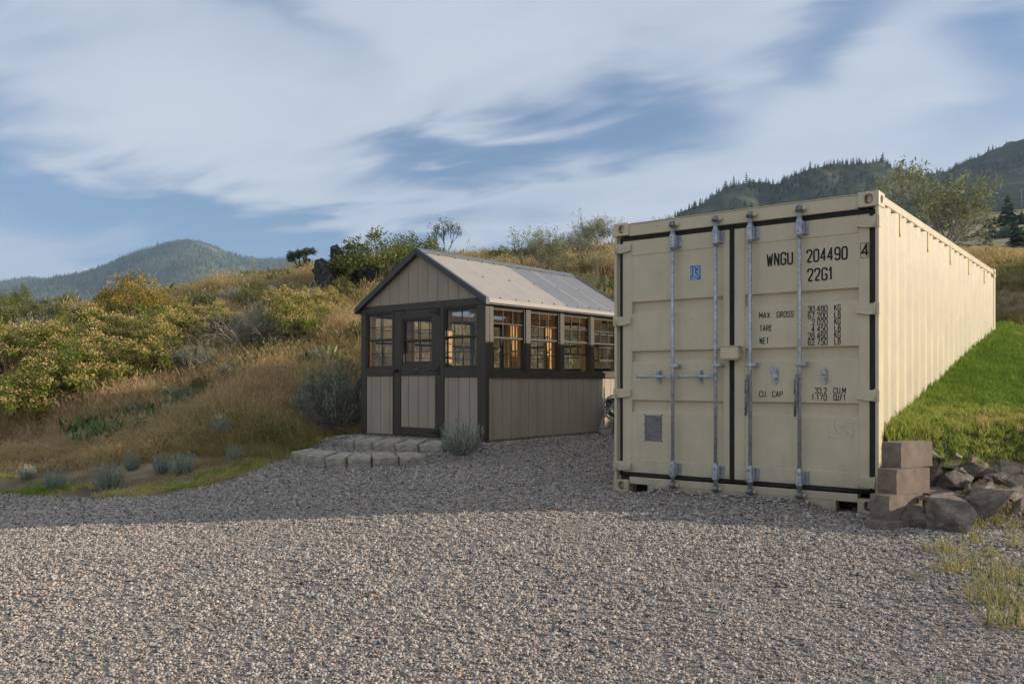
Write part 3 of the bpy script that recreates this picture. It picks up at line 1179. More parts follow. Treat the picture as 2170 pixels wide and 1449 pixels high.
def locking_bar(x, style, z0=.07, z1=2.535):
    bar = MB().tube([(x, BARY, z0), (x, BARY, z1)], .0165, 12).build('locking_bar', M_GALV, container)
    for zc, hh in ((2.357, .065), (.250, .064)):
        m = MB()
        m.box(x - .026, x + .026, BARY - .024, BARY + .024, zc - hh, zc + hh, .006)
        m.tube([(x, BARY, zc - hh - .02), (x, BARY, zc + hh + .02)], .022, 12)
        m.box(x - .045, x + .062, DY - .014, DY - .0035, zc - hh + .006, zc + hh - .006, .004)
        m.box(x + .0265, x + .034, BARY - .01, DY - .015, zc - hh + .01, zc + hh - .01, .002)
        for zb in (-.04, 0, .04):
            m.tube([(x + .05, DY - .013, zc + zb), (x + .05, DY - .024, zc + zb)], .008, 6)
        for zb in (-.035, .035):
            m.tube([(x - .002, BARY - .0235, zc + zb), (x - .002, BARY - .0245, zc + zb)], .006, 8, mi=1)
        m.build('bar_bracket', [M_GALV, M_DARK], bar)
    m = MB()
    m.box(x - .03, x + .055, BARY - .019, BARY + .02, 1.192, 1.226, .006)
    m.box(x - .033, x + .062, DY - .012, DY - .0035, 1.190, 1.228, .004)
    m.tube([(x + .045, BARY + .02, 1.209), (x + .045, BARY - .026, 1.209)], .008, 6)
    m.build('bar_guide', M_GALV, bar)
    # cams and keepers top and bottom
    for zc in (2.515, .105):
        m = MB()
        m.tube([(x, BARY, zc - .028), (x, BARY, zc + .028)], .021, 10)
        m.tube([(x - .012, BARY - .012, zc - .017), (x - .012, BARY - .012, zc + .017)], .019, 8)
        m.box(x - .022, x + .024, BARY + .004, .0035, zc - .011, zc + .011, .003)
        m.build('cam_end', M_GALVD, bar)
        MB().box(x + .018, x + .05, -.034, .0035, zc - .014, zc + .016, .006).build('cam_keeper', M_PAINT, container)
        MB().box(x - .055, x - .028, -.026, .0035, zc - .012, zc + .014, .005).build('cam_keeper', M_PAINT, container)
    # handle
    m = MB()
    if style == 'flat':
        m.box(x - .062, x - .012, BARY - .026, BARY + .014, 1.090, 1.132, .007)
        pts = [(x - .05, BARY - .012, 1.112), (x - .11, BARY - .016, 1.110), (x - .2, BARY - .022, 1.111), (x - .29, BARY - .026, 1.109), (x - .365, BARY - .028, 1.108)]
        m.tube(pts, [.016, .013, .011, .014, .013], 8)
        m.tube([(x - .038, BARY - .028, 1.111), (x - .038, BARY + .016, 1.111)], .011, 8)
    else:
        m.box(x - .028, x + .006, BARY - .028, BARY + .012, 1.085, 1.128, .006)
        pts = [(x - .012, BARY - .026, 1.10), (x - .016, BARY - .034, 1.03), (x - .012, BARY - .038, .97), (x - .022, BARY - .034, .9), (x - .028, BARY - .032, .77)]
        m.tube(pts, [.010, .012, .010, .014, .011], 8)
        m.tube([(x - .03, BARY - .03, 1.08), (x - .03, BARY - .036, .96)], .007, 6)
    m.build('bar_handle', M_GALVD if style == 'down' else M_GALV, bar)
    return bar


for x, st in ((.645, 'flat'), (1.066, 'flat'), (1.386, 'down'), (1.816, 'down')):
    locking_bar(x, st)


def retainer(x, door, loose):
    m = MB()
    poly = []
    for k in range(16):
        t = 2 * math.pi * k / 16
        zc = 1.112 + (.045 if math.sin(t) > 0 else -.045)
        poly.append((x + .023 * math.cos(t), zc + .023 * math.sin(t)))
    m.prism(poly, 'y', DY - .012, DY - .0015)
    m.tube([(x, DY - .012, 1.157), (x, DY - .026, 1.157)], .012, 8)
    m.tube([(x, DY - .012, 1.068), (x, DY - .024, 1.068)], .012, 8)
    m.box(x - .014, x + .014, DY - .04, DY - .011, 1.082, 1.098, .003)
    if loose:
        m.prism([(x - .06, 1.172), (x - .048, 1.192), (x - .026, 1.190), (x - .005, 1.166), (x - .012, 1.148), (x - .04, 1.160)], 'y', DY - .034, DY - .026)
    else:
        m.box(x - .02, x + .02, DY - .045, DY - .024, 1.115, 1.150, .008)
    m.build('handle_retainer', M_GALV, DOORS[door])


retainer(.472, 'left', False)
retainer(.892, 'left', False)
retainer(1.588, 'right', True)
retainer(2.006, 'right', False)
# steel lock box bridging the two doors
m = MB()
m.box(1.122, 1.288, DY - .10, DY - .004, 1.262, 1.372, .008)
m.box(1.134, 1.276, DY - .088, DY - .01, 1.2545, 1.2625, .002)
m.box(1.118, 1.30, DY - .104, DY - .002, 1.3722, 1.380, .003)
m.tube([(1.300, DY - .05, 1.375), (1.312, DY - .05, 1.365), (1.314, DY - .05, 1.335), (1.304, DY - .05, 1.322)], .006, 6)
m.build('lock_box', M_PAINT, DOORS['left'])
# data plate
m = MB()
m.box(.318, .498, DY - .001, DY + .0025, .500, .745, .001)
po = m.build('data_plate', M_PLATE, DOORS['left'])
m = MB()
for (x, z) in ((.316, .747), (.50, .747), (.316, .498), (.50, .498), (.316, .66), (.50, .66), (.316, .58), (.50, .58)):
    m.tube([(x, DY + .003, z), (x, DY - .004, z)], .007, 6)
for k in range(9):
    z = .715 - k * .0225
    m.box(.335, .335 + .14 * (.6 + .4 * random.random()), DY - .0022, DY - .0008, z, z + .006)
tag(m.build('plate_detail', M_GALVD, DOORS['left']), kind='stuff')

# ---------------- markings: a single-stroke letter set
GLY = {
    '0': [[(0, .5), (0, 2), (1, 2), (1, 0), (0, 0), (0, .5)]], '1': [[(.15, 1.55), (.5, 2), (.5, 0)]], '2': [[(0, 1.45), (0, 2), (1, 2), (1, 1.25), (0, 0), (1, 0)]],
    '3': [[(0, 1.6), (0, 2), (1, 2), (1, 1.08), (.4, 1.08)], [(.4, 1.08), (1, 1.08), (1, 0), (0, 0), (0, .42)]], '4': [[(.72, 0), (.72, 2), (0, .55), (1.02, .55)]],
    '5': [[(.95, 2), (.1, 2), (.05, 1.15), (1, 1.3), (1, 0), (0, 0), (0, .42)]], '6': [[(.9, 1.65), (.9, 2), (0, 2), (0, 0), (1, 0), (1, 1.18), (.05, 1.1)]],
    '7': [[(0, 2), (1, 2), (.35, 0)]], '8': [[(.5, 1.08), (.06, 1.08), (.06, 2), (.94, 2), (.94, 1.08), (.5, 1.08)], [(.5, 1.08), (0, 1.08), (0, 0), (1, 0), (1, 1.08), (.5, 1.08)]],
    '9': [[(.1, .35), (.1, 0), (1, 0), (1, 2), (0, 2), (0, .85), (.95, .9)]],
    'W': [[(0, 2), (.25, 0), (.5, 1.5), (.75, 0), (1, 2)]], 'N': [[(.05, 0), (.05, 2), (.95, 0), (.95, 2)]], 'G': [[(1, 1.5), (1, 2), (0, 2), (0, 0), (1, 0), (1, .95), (.55, .95)]],
    'U': [[(0, 2), (0, 0), (1, 0), (1, 2)]], 'M': [[(0, 0), (0, 2), (.5, .6), (1, 2), (1, 0)]], 'A': [[(0, 0), (.5, 2), (1, 0)], [(.17, .65), (.83, .65)]],
    'X': [[(0, 0), (1, 2)], [(0, 2), (1, 0)]], 'R': [[(0, 0), (0, 2), (1, 2), (1, 1.0), (.05, 1.0)], [(.5, 1.0), (1, 0)]], 'O': [[(0, .5), (0, 2), (1, 2), (1, 0), (0, 0), (0, .5)]],
    'S': [[(1, 1.55), (1, 2), (0, 2), (0, 1.05), (1, 1.0), (1, 0), (0, 0), (0, .45)]], 'T': [[(0, 2), (1, 2)], [(.5, 2), (.5, 0)]], 'E': [[(.95, 2), (.03, 2), (.03, 0), (.95, 0)], [(.03, 1.05), (.8, 1.05)]],
    'K': [[(.05, 0), (.05, 2)], [(.95, 2), (.05, .85)], [(.35, 1.2), (1, 0)]], 'L': [[(.05, 2), (.05, 0), (.95, 0)]], 'B': [[(.03, 0), (.03, 2), (.92, 2), (.92, 1.06), (.03, 1.06)], [(.5, 1.06), (1, 1.06), (1, 0), (.03, 0)]],
    'C': [[(1, 1.5), (1, 2), (0, 2), (0, 0), (1, 0), (1, .5)]], 'P': [[(.03, 0), (.03, 2), (1, 2), (1, .95), (.03, .95)]], 'F': [[(.03, 0), (.03, 2), (.95, 2)], [(.03, 1.05), (.8, 1.05)]],
    '.': [[(.1, 0), (.1, .22)]],
}
ROUND = set('0235689GUROSCPBD')


def rounded(pl, r):
    out = [pl[0]]
    for i in range(1, len(pl) - 1):
        a, b, c = Vector(pl[i - 1]), Vector(pl[i]), Vector(pl[i + 1])
        u, v = (a - b), (c - b)
        ru, rv = min(r, u.length * .5), min(r, v.length * .5)
        p, q = b + u.normalized() * ru, b + v.normalized() * rv
        for k in range(5):
            t = k / 4
            out.append(tuple(p * (1 - t) ** 2 + b * 2 * t * (1 - t) + q * t * t))
    out.append(pl[-1])
    return out


def ribbon(m, pl, hw, y, mi=0):
    """flat stroke; sharp corners are made of overlapping straight pieces a hair apart"""
    pts = [Vector(p) for p in pl]
    clean = [pts[0]]
    for p in pts[1:]:
        if (p - clean[-1]).length > 1e-5:
            clean.append(p)
    runs, cur = [], [clean[0]]
    for i in range(1, len(clean)):
        cur.append(clean[i])
        if i < len(clean) - 1:
            d0, d1 = (clean[i] - clean[i - 1]).normalized(), (clean[i + 1] - clean[i]).normalized()
            if d0.dot(d1) < .75:
                runs.append(cur)
                cur = [clean[i]]
    runs.append(cur)
    for k, q in enumerate(runs):
        q = [p.copy() for p in q]
        if k > 0:
            q[0] -= (q[1] - q[0]).normalized() * hw * .9
        if k < len(runs) - 1:
            q[-1] += (q[-1] - q[-2]).normalized() * hw * .9
        vs = []
        for i, p in enumerate(q):
            d0 = (p - q[i - 1]).normalized() if i else (q[1] - p).normalized()
            d1 = (q[i + 1] - p).normalized() if i < len(q) - 1 else d0
            n = Vector((-d0.y - d1.y, d0.x + d1.x))
            n = n / (n.length_squared / 2)
            yy = y - .00012 * (k % 3) - .00012 * ribbon.n
            vs += [(p.x + n.x * hw, yy, p.y + n.y * hw), (p.x - n.x * hw, yy, p.y - n.y * hw)]
        m.add(vs, [(2 * i, 2 * i + 1, 2 * i + 3, 2 * i + 2) for i in range(len(q) - 1)], mi)
    ribbon.n = (ribbon.n + 3) % 6


ribbon.n = 0


def write(txt, x0, x1, z0, z1, y, parent, mat=M_INK, stroke=.11, adv=1.42, word=1.25):
    """fit a line of single-stroke letters into x0..x1, z0..z1"""
    m = MB()
    cur, items = 0.0, []
    for ch in txt:
        if ch == ' ':
            cur += word
            continue
        wd = .25 if ch == '.' else (1.15 if ch in 'WM' else (.7 if ch == '1' else 1.0))
        items.append((ch, cur, wd))
        cur += wd + (adv - 1)
    total = cur - (adv - 1)
    kx, kz = (x1 - x0) / total, (z1 - z0) / 2
    hw = stroke * (z1 - z0) / 2
    for ch, cx_, wd in items:
        for pl in GLY[ch]:
            q = rounded(pl, .42) if ch in ROUND else pl
            q = [((x0 + (cx_ + p[0] * (wd if ch not in '.1' else 1.0) - (.15 if ch == '1' else 0)) * kx), z0 + p[1] * kz) for p in q]
            ribbon(m, q, hw, y)
    return m.build('lettering', mat, parent)


RD = DOORS['right']
Yp = DY + .0018                                       # just proud of the pressed panel
Ys = DY - .0042                                       # on the stile
write('WNGU', 1.514, 1.733, 2.067, 2.166, Yp, RD, stroke=.15, adv=1.5)
write('204490', 1.858, 2.183, 2.070, 2.168, Yp, RD, stroke=.15, adv=1.5)
write('22G1', 1.865, 2.068, 1.911, 2.008, Yp, RD, stroke=.15, adv=1.5)
write('4', 2.302, 2.350, 2.080, 2.172, Ys, RD, stroke=.165)
m = MB()
ribbon(m, [(2.292, 2.066), (2.355, 2.066), (2.355, 2.184), (2.292, 2.184), (2.292, 2.066)], .0022, Ys)
m.build('lettering', M_INK, RD)
write('MAX.', 1.444, 1.553, 1.615, 1.663, Yp, RD, stroke=.155, adv=1.5)
write('GROSS', 1.600, 1.741, 1.615, 1.663, Yp, RD, stroke=.155, adv=1.55)
write('TARE', 1.448, 1.555, 1.503, 1.551, Yp, RD, stroke=.155, adv=1.55)
write('NET', 1.448, 1.525, 1.393, 1.441, Yp, RD, stroke=.155, adv=1.55)
for txt, unit, zb, xa in (('30.480', 'KG', 1.649, 1.867), ('67.200', 'LB', 1.592, 1.867), ('2.020', 'KG', 1.537, 1.901), ('4.450', 'LB', 1.480, 1.899), ('28.460', 'KG', 1.424, 1.867), ('62.750', 'LB', 1.370, 1.867)):
    write(txt, xa, 2.024, zb, zb + .047, Yp, RD, stroke=.16, adv=1.5)
    write(unit, 2.083, 2.130, zb, zb + .047, Yp, RD, stroke=.16, adv=1.5)
write('CU.', 1.445, 1.512, .932, .979, Yp, RD, stroke=.155, adv=1.5)
write('CAP.', 1.560, 1.663, .932, .979, Yp, RD, stroke=.155, adv=1.5)
write('33.2', 1.925, 2.018, .965, 1.010, Yp, RD, stroke=.16, adv=1.5)
write('CU.M', 2.077, 2.172, .966, 1.011, Yp, RD, stroke=.16, adv=1.4)
write('1.170', 1.900, 2.018, .909, .954, Yp, RD, stroke=.16, adv=1.5)
write('CU.FT', 2.077, 2.172, .909, .954, Yp, RD, stroke=.16, adv=1.35)
# blue certification sticker
m = MB().box(.785, .899, DY + .0012, DY + .0025, 1.988, 2.132)
st = m.build('sticker', M_WHITE, DOORS['left'])
st['label'] = 'blue and white certification sticker'
MB().box(.790, .894, DY + .0004, DY + .0009, 1.993, 2.127).build('sticker_field', M_BLUE, DOORS['left'])
y = DY - .0006
m = MB()
ribbon(m, [(.820, 2.030), (.886, 2.030), (.886, 2.117), (.820, 2.117), (.820, 2.030)], .0016, y)
ribbon(m, [(.832, 2.106), (.832, 2.042), (.858, 2.042)], .0036, y)
ribbon(m, rounded([(.848, 2.106), (.874, 2.106), (.874, 2.070), (.848, 2.070)], .012), .0034, y)
ribbon(m, [(.858, 2.070), (.877, 2.040)], .0034, y)
for k in range(9):
    ribbon(m, [(.801, 2.034 + k * .0088), (.801, 2.040 + k * .0088)], .0042, y)
for k in range(3):
    ribbon(m, [(.800, 2.018 - k * .0085), (.878 - .012 * k, 2.018 - k * .0085)], .0018, y)
tag(m.build('sticker_print', M_WHITE, DOORS['left']), kind='stuff')
# old scratches low on the right door
m = MB()
r_ = random.Random(5)
for (x, z) in ((2.09, .74), (2.13, .70), (2.17, .73), (2.12, .60), (2.2, .62), (2.22, .70)):
    q = [(x, z)]
    a = r_.uniform(0, 6.28)
    for k in range(7):
        a += r_.uniform(-.5, .5)
        q.append((q[-1][0] + .014 * math.cos(a), q[-1][1] + .018 * math.sin(a)))
    ribbon(m, q, .0011, DY + .002)
tag(m.build('scratches', M_PLATE, RD), kind='stuff')

# ------------------------------------------------------------------ greenhouse shed
M_SIDING = material('taupe_siding_paint', (.405, .335, .25), rough=.7, var=.07, scale=4, bump=.12, bscale=90, stretch=(1, 1, .25), spec=.25)
M_TRIM = material('charcoal_trim_paint', (.068, .055, .040), rough=.5, var=.12, scale=6, bump=.12, bscale=80, stretch=(1, 1, .3), spec=.35)
M_RAKE = material('dark_grey_metal_trim', (.055, .056, .058), rough=.45, var=.1, scale=8, spec=.45)
M_RIDGE = material('grey_ridge_metal', (.12, .122, .125), rough=.45, var=.08, scale=6, spec=.45)
M_ROOF = material('beige_roof_metal', (.36, .315, .26), rough=.5, var=.05, scale=3, spec=.4)
M_SEAM = material('pale_roof_seam', (.45, .42, .37), rough=.5, var=.05, scale=3)
M_WOOD = material('raw_pine_lumber', (.64, .35, .125), rough=.7, var=.2, scale=7, bump=.1, bscale=60, stretch=(6, 6, .5))
M_SKID = material('treated_skid_board', (.20, .16, .11), rough=.85, var=.2, scale=12)
M_BLACK = material('black_iron', (.012, .012, .012), rough=.45, var=.2, scale=30)
M_FLOOR = material('plywood_floor', (.33, .25, .15), rough=.8, var=.15, scale=5)


def glass_mat():
    m = bpy.data.materials.new('window_glass')
    m.use_nodes = True
    nt = m.node_tree
    nd, lk = nt.nodes, nt.links
    nd.remove(nd['Principled BSDF'])
    tr = N(nd, 'ShaderNodeBsdfTransparent')
    tr.inputs[0].default_value = (.97, .98, .975, 1)
    gl = N(nd, 'ShaderNodeBsdfGlossy')
    gl.inputs['Roughness'].default_value = .02
    gl.inputs[0].default_value = (.9, .95, 1, 1)
    lw = N(nd, 'ShaderNodeLayerWeight')
    pw = mth(nd, lk, 'POWER', lw.outputs['Facing'], 5.0)
    fr = mth(nd, lk, 'MULTIPLY_ADD', pw, .9, c=.022)
    ms = N(nd, 'ShaderNodeMixShader')
    lk.new(fr, ms.inputs[0])
    lk.new(tr.outputs[0], ms.inputs[1])
    lk.new(gl.outputs[0], ms.inputs[2])
    lk.new(ms.outputs[0], nd['Material Output'].inputs[0])
    return m


def polycarb_mat():
    m = bpy.data.materials.new('translucent_roof_panel')
    m.use_nodes = True
    nt = m.node_tree
    nd, lk = nt.nodes, nt.links
    b = nd['Principled BSDF']
    b.inputs['Base Color'].default_value = (.48, .51, .55, 1)
    b.inputs['Roughness'].default_value = .25
    t = N(nd, 'ShaderNodeBsdfTranslucent')
    t.inputs[0].default_value = (.86, .87, .88, 1)
    ms = N(nd, 'ShaderNodeMixShader')
    ms.inputs[0].default_value = .72
    lk.new(b.outputs[0], ms.inputs[1])
    lk.new(t.outputs[0], ms.inputs[2])
    lk.new(ms.outputs[0], nd['Material Output'].inputs[0])
    return m


M_GLASS = glass_mat()
M_POLY = polycarb_mat()
green = tag(empty('greenhouse_shed', (GX, GY, GZ), GA), 'taupe gabled greenhouse shed with charcoal trim and rows of multi-pane windows', 'shed')


class GB(MB):
    """MB with heights given above the site datum, linked under the greenhouse"""

    def build(self, name, mat, parent=None):
        self.v = [(x, y, z - GZ) for x, y, z in self.v]
        return MB.build(self, name, mat, parent or green)


class Wall:
    def __init__(self, kind):
        self.kind = kind

    def box(self, m, s0, s1, t0, t1, z0, z1, c=0.0, mi=0):
        """s along the wall, t outward from its face"""
        k = self.kind
        if k == 'front':
            return m.box(s0, s1, -t1, -t0, z0, z1, c, mi)
        if k == 'back':
            return m.box(GW - s1, GW - s0, GL + t0, GL + t1, z0, z1, c, mi)
        if k == 'right':
            return m.box(GW + t0, GW + t1, s0, s1, z0, z1, c, mi)
        return m.box(-t1, -t0, s0, s1, z0, z1, c, mi)

    def part(self, name, mat, s0, s1, t0, t1, z0, z1, c=.003, parent=None):
        return self.box(GB(), s0, s1, t0, t1, z0, z1, c).build(name, mat, parent)

    def boards(self, s0, s1, z0, z1, cuts, parent=None, t1=.010):
        e = [s0] + [c for c in cuts if s0 + .02 < c < s1 - .02] + [s1]
        for a, b in zip(e[:-1], e[1:]):
            self.part('siding_board', M_SIDING, a + .0035, b - .0035, .0, t1, z0, z1, .002, parent)
        self.part('sheathing', M_TRIM, s0, s1, -.012, -.001, z0, z1, 0, parent)

    def window(self, s0, s1, z0, z1, cols, lift=0.0, fine=True, parent=None, label=None):
        fw = .022
        m = GB()
        t0, t1 = -.05, .012
        self.box(m, s0, s0 + fw, t0, t1, z0, z1, .002)
        self.box(m, s1 - fw, s1, t0, t1, z0, z1, .002)
        self.box(m, s0 + fw, s1 - fw, t0, t1, z1 - fw, z1, .002)
        self.box(m, s0 + fw, s1 - fw, t0, t1, z0, z0 + fw, .002)
        w = m.build('window', M_TRIM, parent)
        if label:
            w['label'] = label
        zm = (z0 + z1) / 2 + .005
        sub = w if parent is None else parent
        for top in (True, False):
            a, b = (zm, z1 - fw) if top else (z0 + fw + lift, zm + .012 + lift)
            ta = -.018 if top else -.04
            m = GB()
            r = .024
            self.box(m, s0 + fw, s1 - fw, ta - .008, ta + .010, a, a + r, .002)
            self.box(m, s0 + fw, s1 - fw, ta - .008, ta + .010, b - r, b, .002)
            self.box(m, s0 + fw, s0 + fw + r * .6, ta - .008, ta + .010, a + r, b - r, .002)
            self.box(m, s1 - fw - r * .6, s1 - fw, ta - .008, ta + .010, a + r, b - r, .002)
            m.build('sash', M_TRIM, sub)
            i0, i1, j0, j1 = s0 + fw + r * .6, s1 - fw - r * .6, a + r, b - r
            cw = (i1 - i0) / cols
            for k in range(1, cols):
                m = self.box(GB(), i0 + cw * k - .005, i0 + cw * k + .005, ta - .006, ta + .007, j0, j1)
                m.build('muntin', M_TRIM, sub)
            m = self.box(GB(), i0, i1, ta - .0055, ta + .0065, (j0 + j1) / 2 - .005, (j0 + j1) / 2 + .005)
            m.build('muntin', M_TRIM, sub)
            if fine:
                ch = (j1 - j0) / 2
                for k in range(cols):
                    for q in range(2):
                        m = self.box(GB(), i0 + cw * k + .005, i0 + cw * (k + 1) - .005, ta - .002, ta + .001, j0 + ch * q + .0055 * (q > 0), j0 + ch * (q + 1) - .0055 * (q < 1))
                        m.build('pane', M_GLASS, sub)
            else:
                self.box(GB(), i0, i1, ta - .002, ta + .001, j0, j1).build('pane', M_GLASS, sub)
        return w


WF, WR, WL, WB = Wall('front'), Wall('right'), Wall('left'), Wall('back')
ZS, ZP = .293, 2.15
CUTS = [.2 + .1963 * k for k in range(13)]
# skids and floor
for (a, b, c, d) in ((-.01, GW + .01, -.012, .03), (-.01, GW + .01, GL - .03, GL + .012), (-.01, .03, .0305, GL - .0305), (GW - .03, GW + .01, .0305, GL - .0305)):
    GB().box(a, b, c, d, .20, ZS - .002, .003).build('skid_board', M_SKID)
GB().box(.05, GW - .05, .05, GL - .05, .24, .29).build('floor', M_FLOOR)
# ---- front wall
TR = (-.004, .024)
WF.part('corner_board', M_TRIM, -.022, .086, *TR, ZS, ZP)
WF.part('corner_board', M_TRIM, 2.317, GW + .022, *TR, ZS, ZP)
WF.part('door_casing', M_TRIM, .667, .690, *TR, ZS, 2.075)
WF.part('door_casing', M_TRIM, 1.592, 1.697, *TR, ZS, 2.075)
WF.part('header_board', M_TRIM, .0865, 2.3165, -.004, .021, 2.0755, 2.172)
WF.part('middle_rail', M_TRIM, .0865, .6665, -.004, .021, 1.141, 1.243)
WF.part('middle_rail', M_TRIM, 1.6975, 2.3165, -.004, .021, 1.120, 1.234)
WF.boards(.0865, .6665, ZS + .008, 1.1405, CUTS)
WF.boards(1.6975, 2.3165, ZS, 1.1195, CUTS)
WF.window(.0865, .6665, 1.244, 2.0745, 2, label='front window left of the shed door')
WF.window(1.6975, 2.3165, 1.235, 2.0745, 2, label='front window right of the shed door')
# gable: boards cut to the roof slope
RX, RZ, SL = 1.212, 2.905, .588


def roof_z(x):
    return RZ - SL * abs(x - RX)


e = [.03] + [c for c in CUTS if .1 < c < 2.36] + [2.41]
for a, b in zip(e[:-1], e[1:]):
    a2, b2 = a + .0035, b - .0035
    top = [(b2, roof_z(b2) - .03)]
    if a2 < RX < b2:
        top.append((RX, RZ - .03))
    top.append((a2, roof_z(a2) - .03))
    poly = [(a2, 2.1725), (b2, 2.1725)] + [(x, max(z, 2.174)) for x, z in top]
    GB().prism(poly, 'y', -.010, 0).build('gable_board', M_SIDING)
for yy in (.001, GL - .012):
    GB().prism([(.02, 2.1725), (2.42, 2.1725), (RX, RZ - .03)], 'y', yy, yy + .011).build('gable_sheathing', M_TRIM)
# door
door = WF.box(GB(), .6905, .828, -.004, .018, .300, 2.070, .003)
WF.box(door, 1.522, 1.5915, -.004, .018, .300, 2.070, .003)
WF.box(door, .8285, 1.5215, -.004, .018, .300, .416, .003)
WF.box(door, .8285, 1.5215, -.004, .018, 1.145, 1.300, .003)
WF.box(door, .8285, 1.5215, -.004, .018, 1.955, 2.070, .003)
WF.box(door, .8285, .866, -.004, .018, 1.3005, 1.9545, .003)
WF.box(door, 1.4725, 1.5215, -.004, .018, 1.3005, 1.9545, .003)
DOOR = door.build('door', M_TRIM)
DOOR['label'] = 'charcoal shed door with a small multi-pane window'
WF.boards(.8285, 1.5215, .4165, 1.1445, CUTS, DOOR, t1=.006)
WF.window(.8665, 1.472, 1.3005, 1.9545, 2, parent=DOOR)
for zc in (2.02, 1.215, .36):
    m = GB()
    WF.box(m, 1.5935, 1.632, .0245, .030, zc - .06, zc + .06, .002)
    m.prism([(1.590, zc - .024), (1.590, zc + .024), (1.42, zc + .008), (1.40, zc), (1.42, zc - .008)], 'y', -.026, -.0185)
    m.tube([(1.592, -.029, zc - .055), (1.592, -.029, zc + .055)], .007, 8)
    m.build('strap_hinge', M_BLACK, DOOR)
m = GB()
m.tube([(.766, -.018, 1.216), (.766, -.05, 1.216)], .010, 8)
m.tube([(.766, -.05, 1.216), (.766, -.056, 1.216), (.766, -.075, 1.216), (.766, -.08, 1.216)], [.014, .025, .025, .012], 10)
m.tube([(.766, -.0185, 1.216), (.766, -.022, 1.216)], .028, 12)
m.build('door_knob', M_BLACK, DOOR)
m = GB()
m.tube([(1.12, -.018, 1.238), (1.12, -.04, 1.232), (1.215, -.04, 1.232), (1.215, -.018, 1.238)], .006, 6)
m.build('pull_handle', M_GALVD, DOOR)
m = GB()
WF.box(m, 1.13, 1.205, .0185, .022, 1.185, 1.205, .001)
m.build('latch_plate', M_BLACK, DOOR)
m = GB()
m.tube([(.925, -.022, 2.09), (.92, -.03, 2.06), (.93, -.032, 2.03), (.945, -.03, 2.02)], .004, 6)
m.build('hook', M_BLACK)
# ---- side walls
WIN = [(.127, .820), (.921, 1.614), (1.712, 2.388), (2.488, 3.165)]
for wl_, fine in ((WR, True), (WL, False)):
    wl_.part('corner_board', M_TRIM, -.0015, .052, *TR, ZS, ZP)
    wl_.part('corner_board', M_TRIM, GL - .08, GL + .022, *TR, ZS, ZP)
    wl_.part('top_trim', M_TRIM, .0525, GL - .0805, -.004, .030, 2.066, ZP)
    wl_.part('window_sill', M_TRIM, .0525, GL - .0805, -.004, .040, 1.118, 1.200)
    ed = [.0525] + [x for w in WIN for x in w] + [GL - .0805]
    for k in range(0, len(ed), 2):
        wl_.part('mullion_board', M_TRIM, ed[k], ed[k + 1], -.004, .026, 1.2005, 2.0655)
    wl_.boards(.0525, GL - .0805, ZS, 1.1175, [.14 + .1893 * k for k in range(19)])
    for k, (a, b) in enumerate(WIN):
        wl_.window(a + .0005, b - .0005, 1.2005, 2.0655, 3, lift=(0, 0, .235, .16)[k] if fine else 0, fine=fine)
# ---- back wall
WB.part('corner_board', M_TRIM, -.022, .10, *TR, ZS, ZP)
WB.part('corner_board', M_TRIM, 2.34, GW + .022, *TR, ZS, ZP)
WB.part('header_board', M_TRIM, .1005, 2.3395, -.004, .021, 2.0755, 2.172)
WB.part('middle_rail', M_TRIM, .1005, 2.3395, -.004, .021, 1.13, 1.235)
WB.boards(.1005, 2.3395, ZS, 1.1295, CUTS)
for a, b in ((.1005, .79), (.86, 1.58), (1.65, 2.3395)):
    WB.window(a, b, 1.2355, 2.075, 2, fine=False)
WB.part('mullion_board', M_TRIM, .7905, .8595, *TR, 1.2355, 2.075)
WB.part('mullion_board', M_TRIM, 1.5805, 1.6495, *TR, 1.2355, 2.075)
# ---- inside: raw lumber frame
YS = (.03, .828, 1.622, 2.398, 3.20, GL - .12)
for yc in YS:
    for x0 in (.055, GW - .145):
        GB().box(x0, x0 + .09, yc, yc + .088, .291, 2.06, .003).build('stud', M_WOOD)
for x0 in (.64, 1.62):
    for k in range(2):
        GB().box(x0 + k * .045, x0 + .041 + k * .045, .052, .14, .291, 2.06, .002).build('stud', M_WOOD)
for x0 in (.80, 1.56):
    GB().box(x0, x0 + .09, GL - .14, GL - .06, .291, 2.06, .003).build('stud', M_WOOD)
for x0 in (.05, GW - .14):
    GB().box(x0, x0 + .09, .03, GL - .03, 2.061, 2.145, .003).build('top_plate', M_WOOD)
for y0 in (.052, GL - .14):
    GB().box(.141, GW - .141, y0, y0 + .088, 2.062, 2.146, .003).build('top_plate', M_WOOD)
for yc in (1.03, 1.16, 1.86, 2.84):
    GB().box(GW - .47, GW - .43, yc, yc + .085, .291, 2.30, .002).build('shelf_post', M_WOOD)
GB().box(GW - .472, GW - .428, .2, GL - .2, 1.99, 2.06, .002).build('shelf_rail', M_WOOD)
for yc in (.10, .83, 1.62, 2.40, 3.2, GL - .11):
    for sgn in (-1, 1):
        x1 = RX + sgn * 1.18
        poly = [(RX + sgn * .02, RZ - .05), (x1, roof_z(x1) - .035), (x1, roof_z(x1) - .12), (RX + sgn * .02, RZ - .145)]
        GB().prism(poly, 'y', yc, yc + .04).build('rafter', M_WOOD)
    GB().box(.16, GW - .16, yc + .041, yc + .079, 2.19, 2.28, .002).build('collar_tie', M_WOOD)
GB().box(RX - .018, RX + .018, .02, GL - .02, RZ - .16, RZ - .05, .002).build('ridge_beam', M_WOOD)
# ---- roof
YE = [-.07, .575, 1.157, 1.740, 2.322, 2.905, 3.60]


def slope_poly(sgn, q0, q1, th, lift=0.0):
    x0, x1 = RX + sgn * q0, RX + sgn * q1
    z = lambda x: RZ - SL * abs(x - RX) + lift
    return [(x0, z(x0)), (x1, z(x1)), (x1, z(x1) + th), (x0, z(x0) + th)]


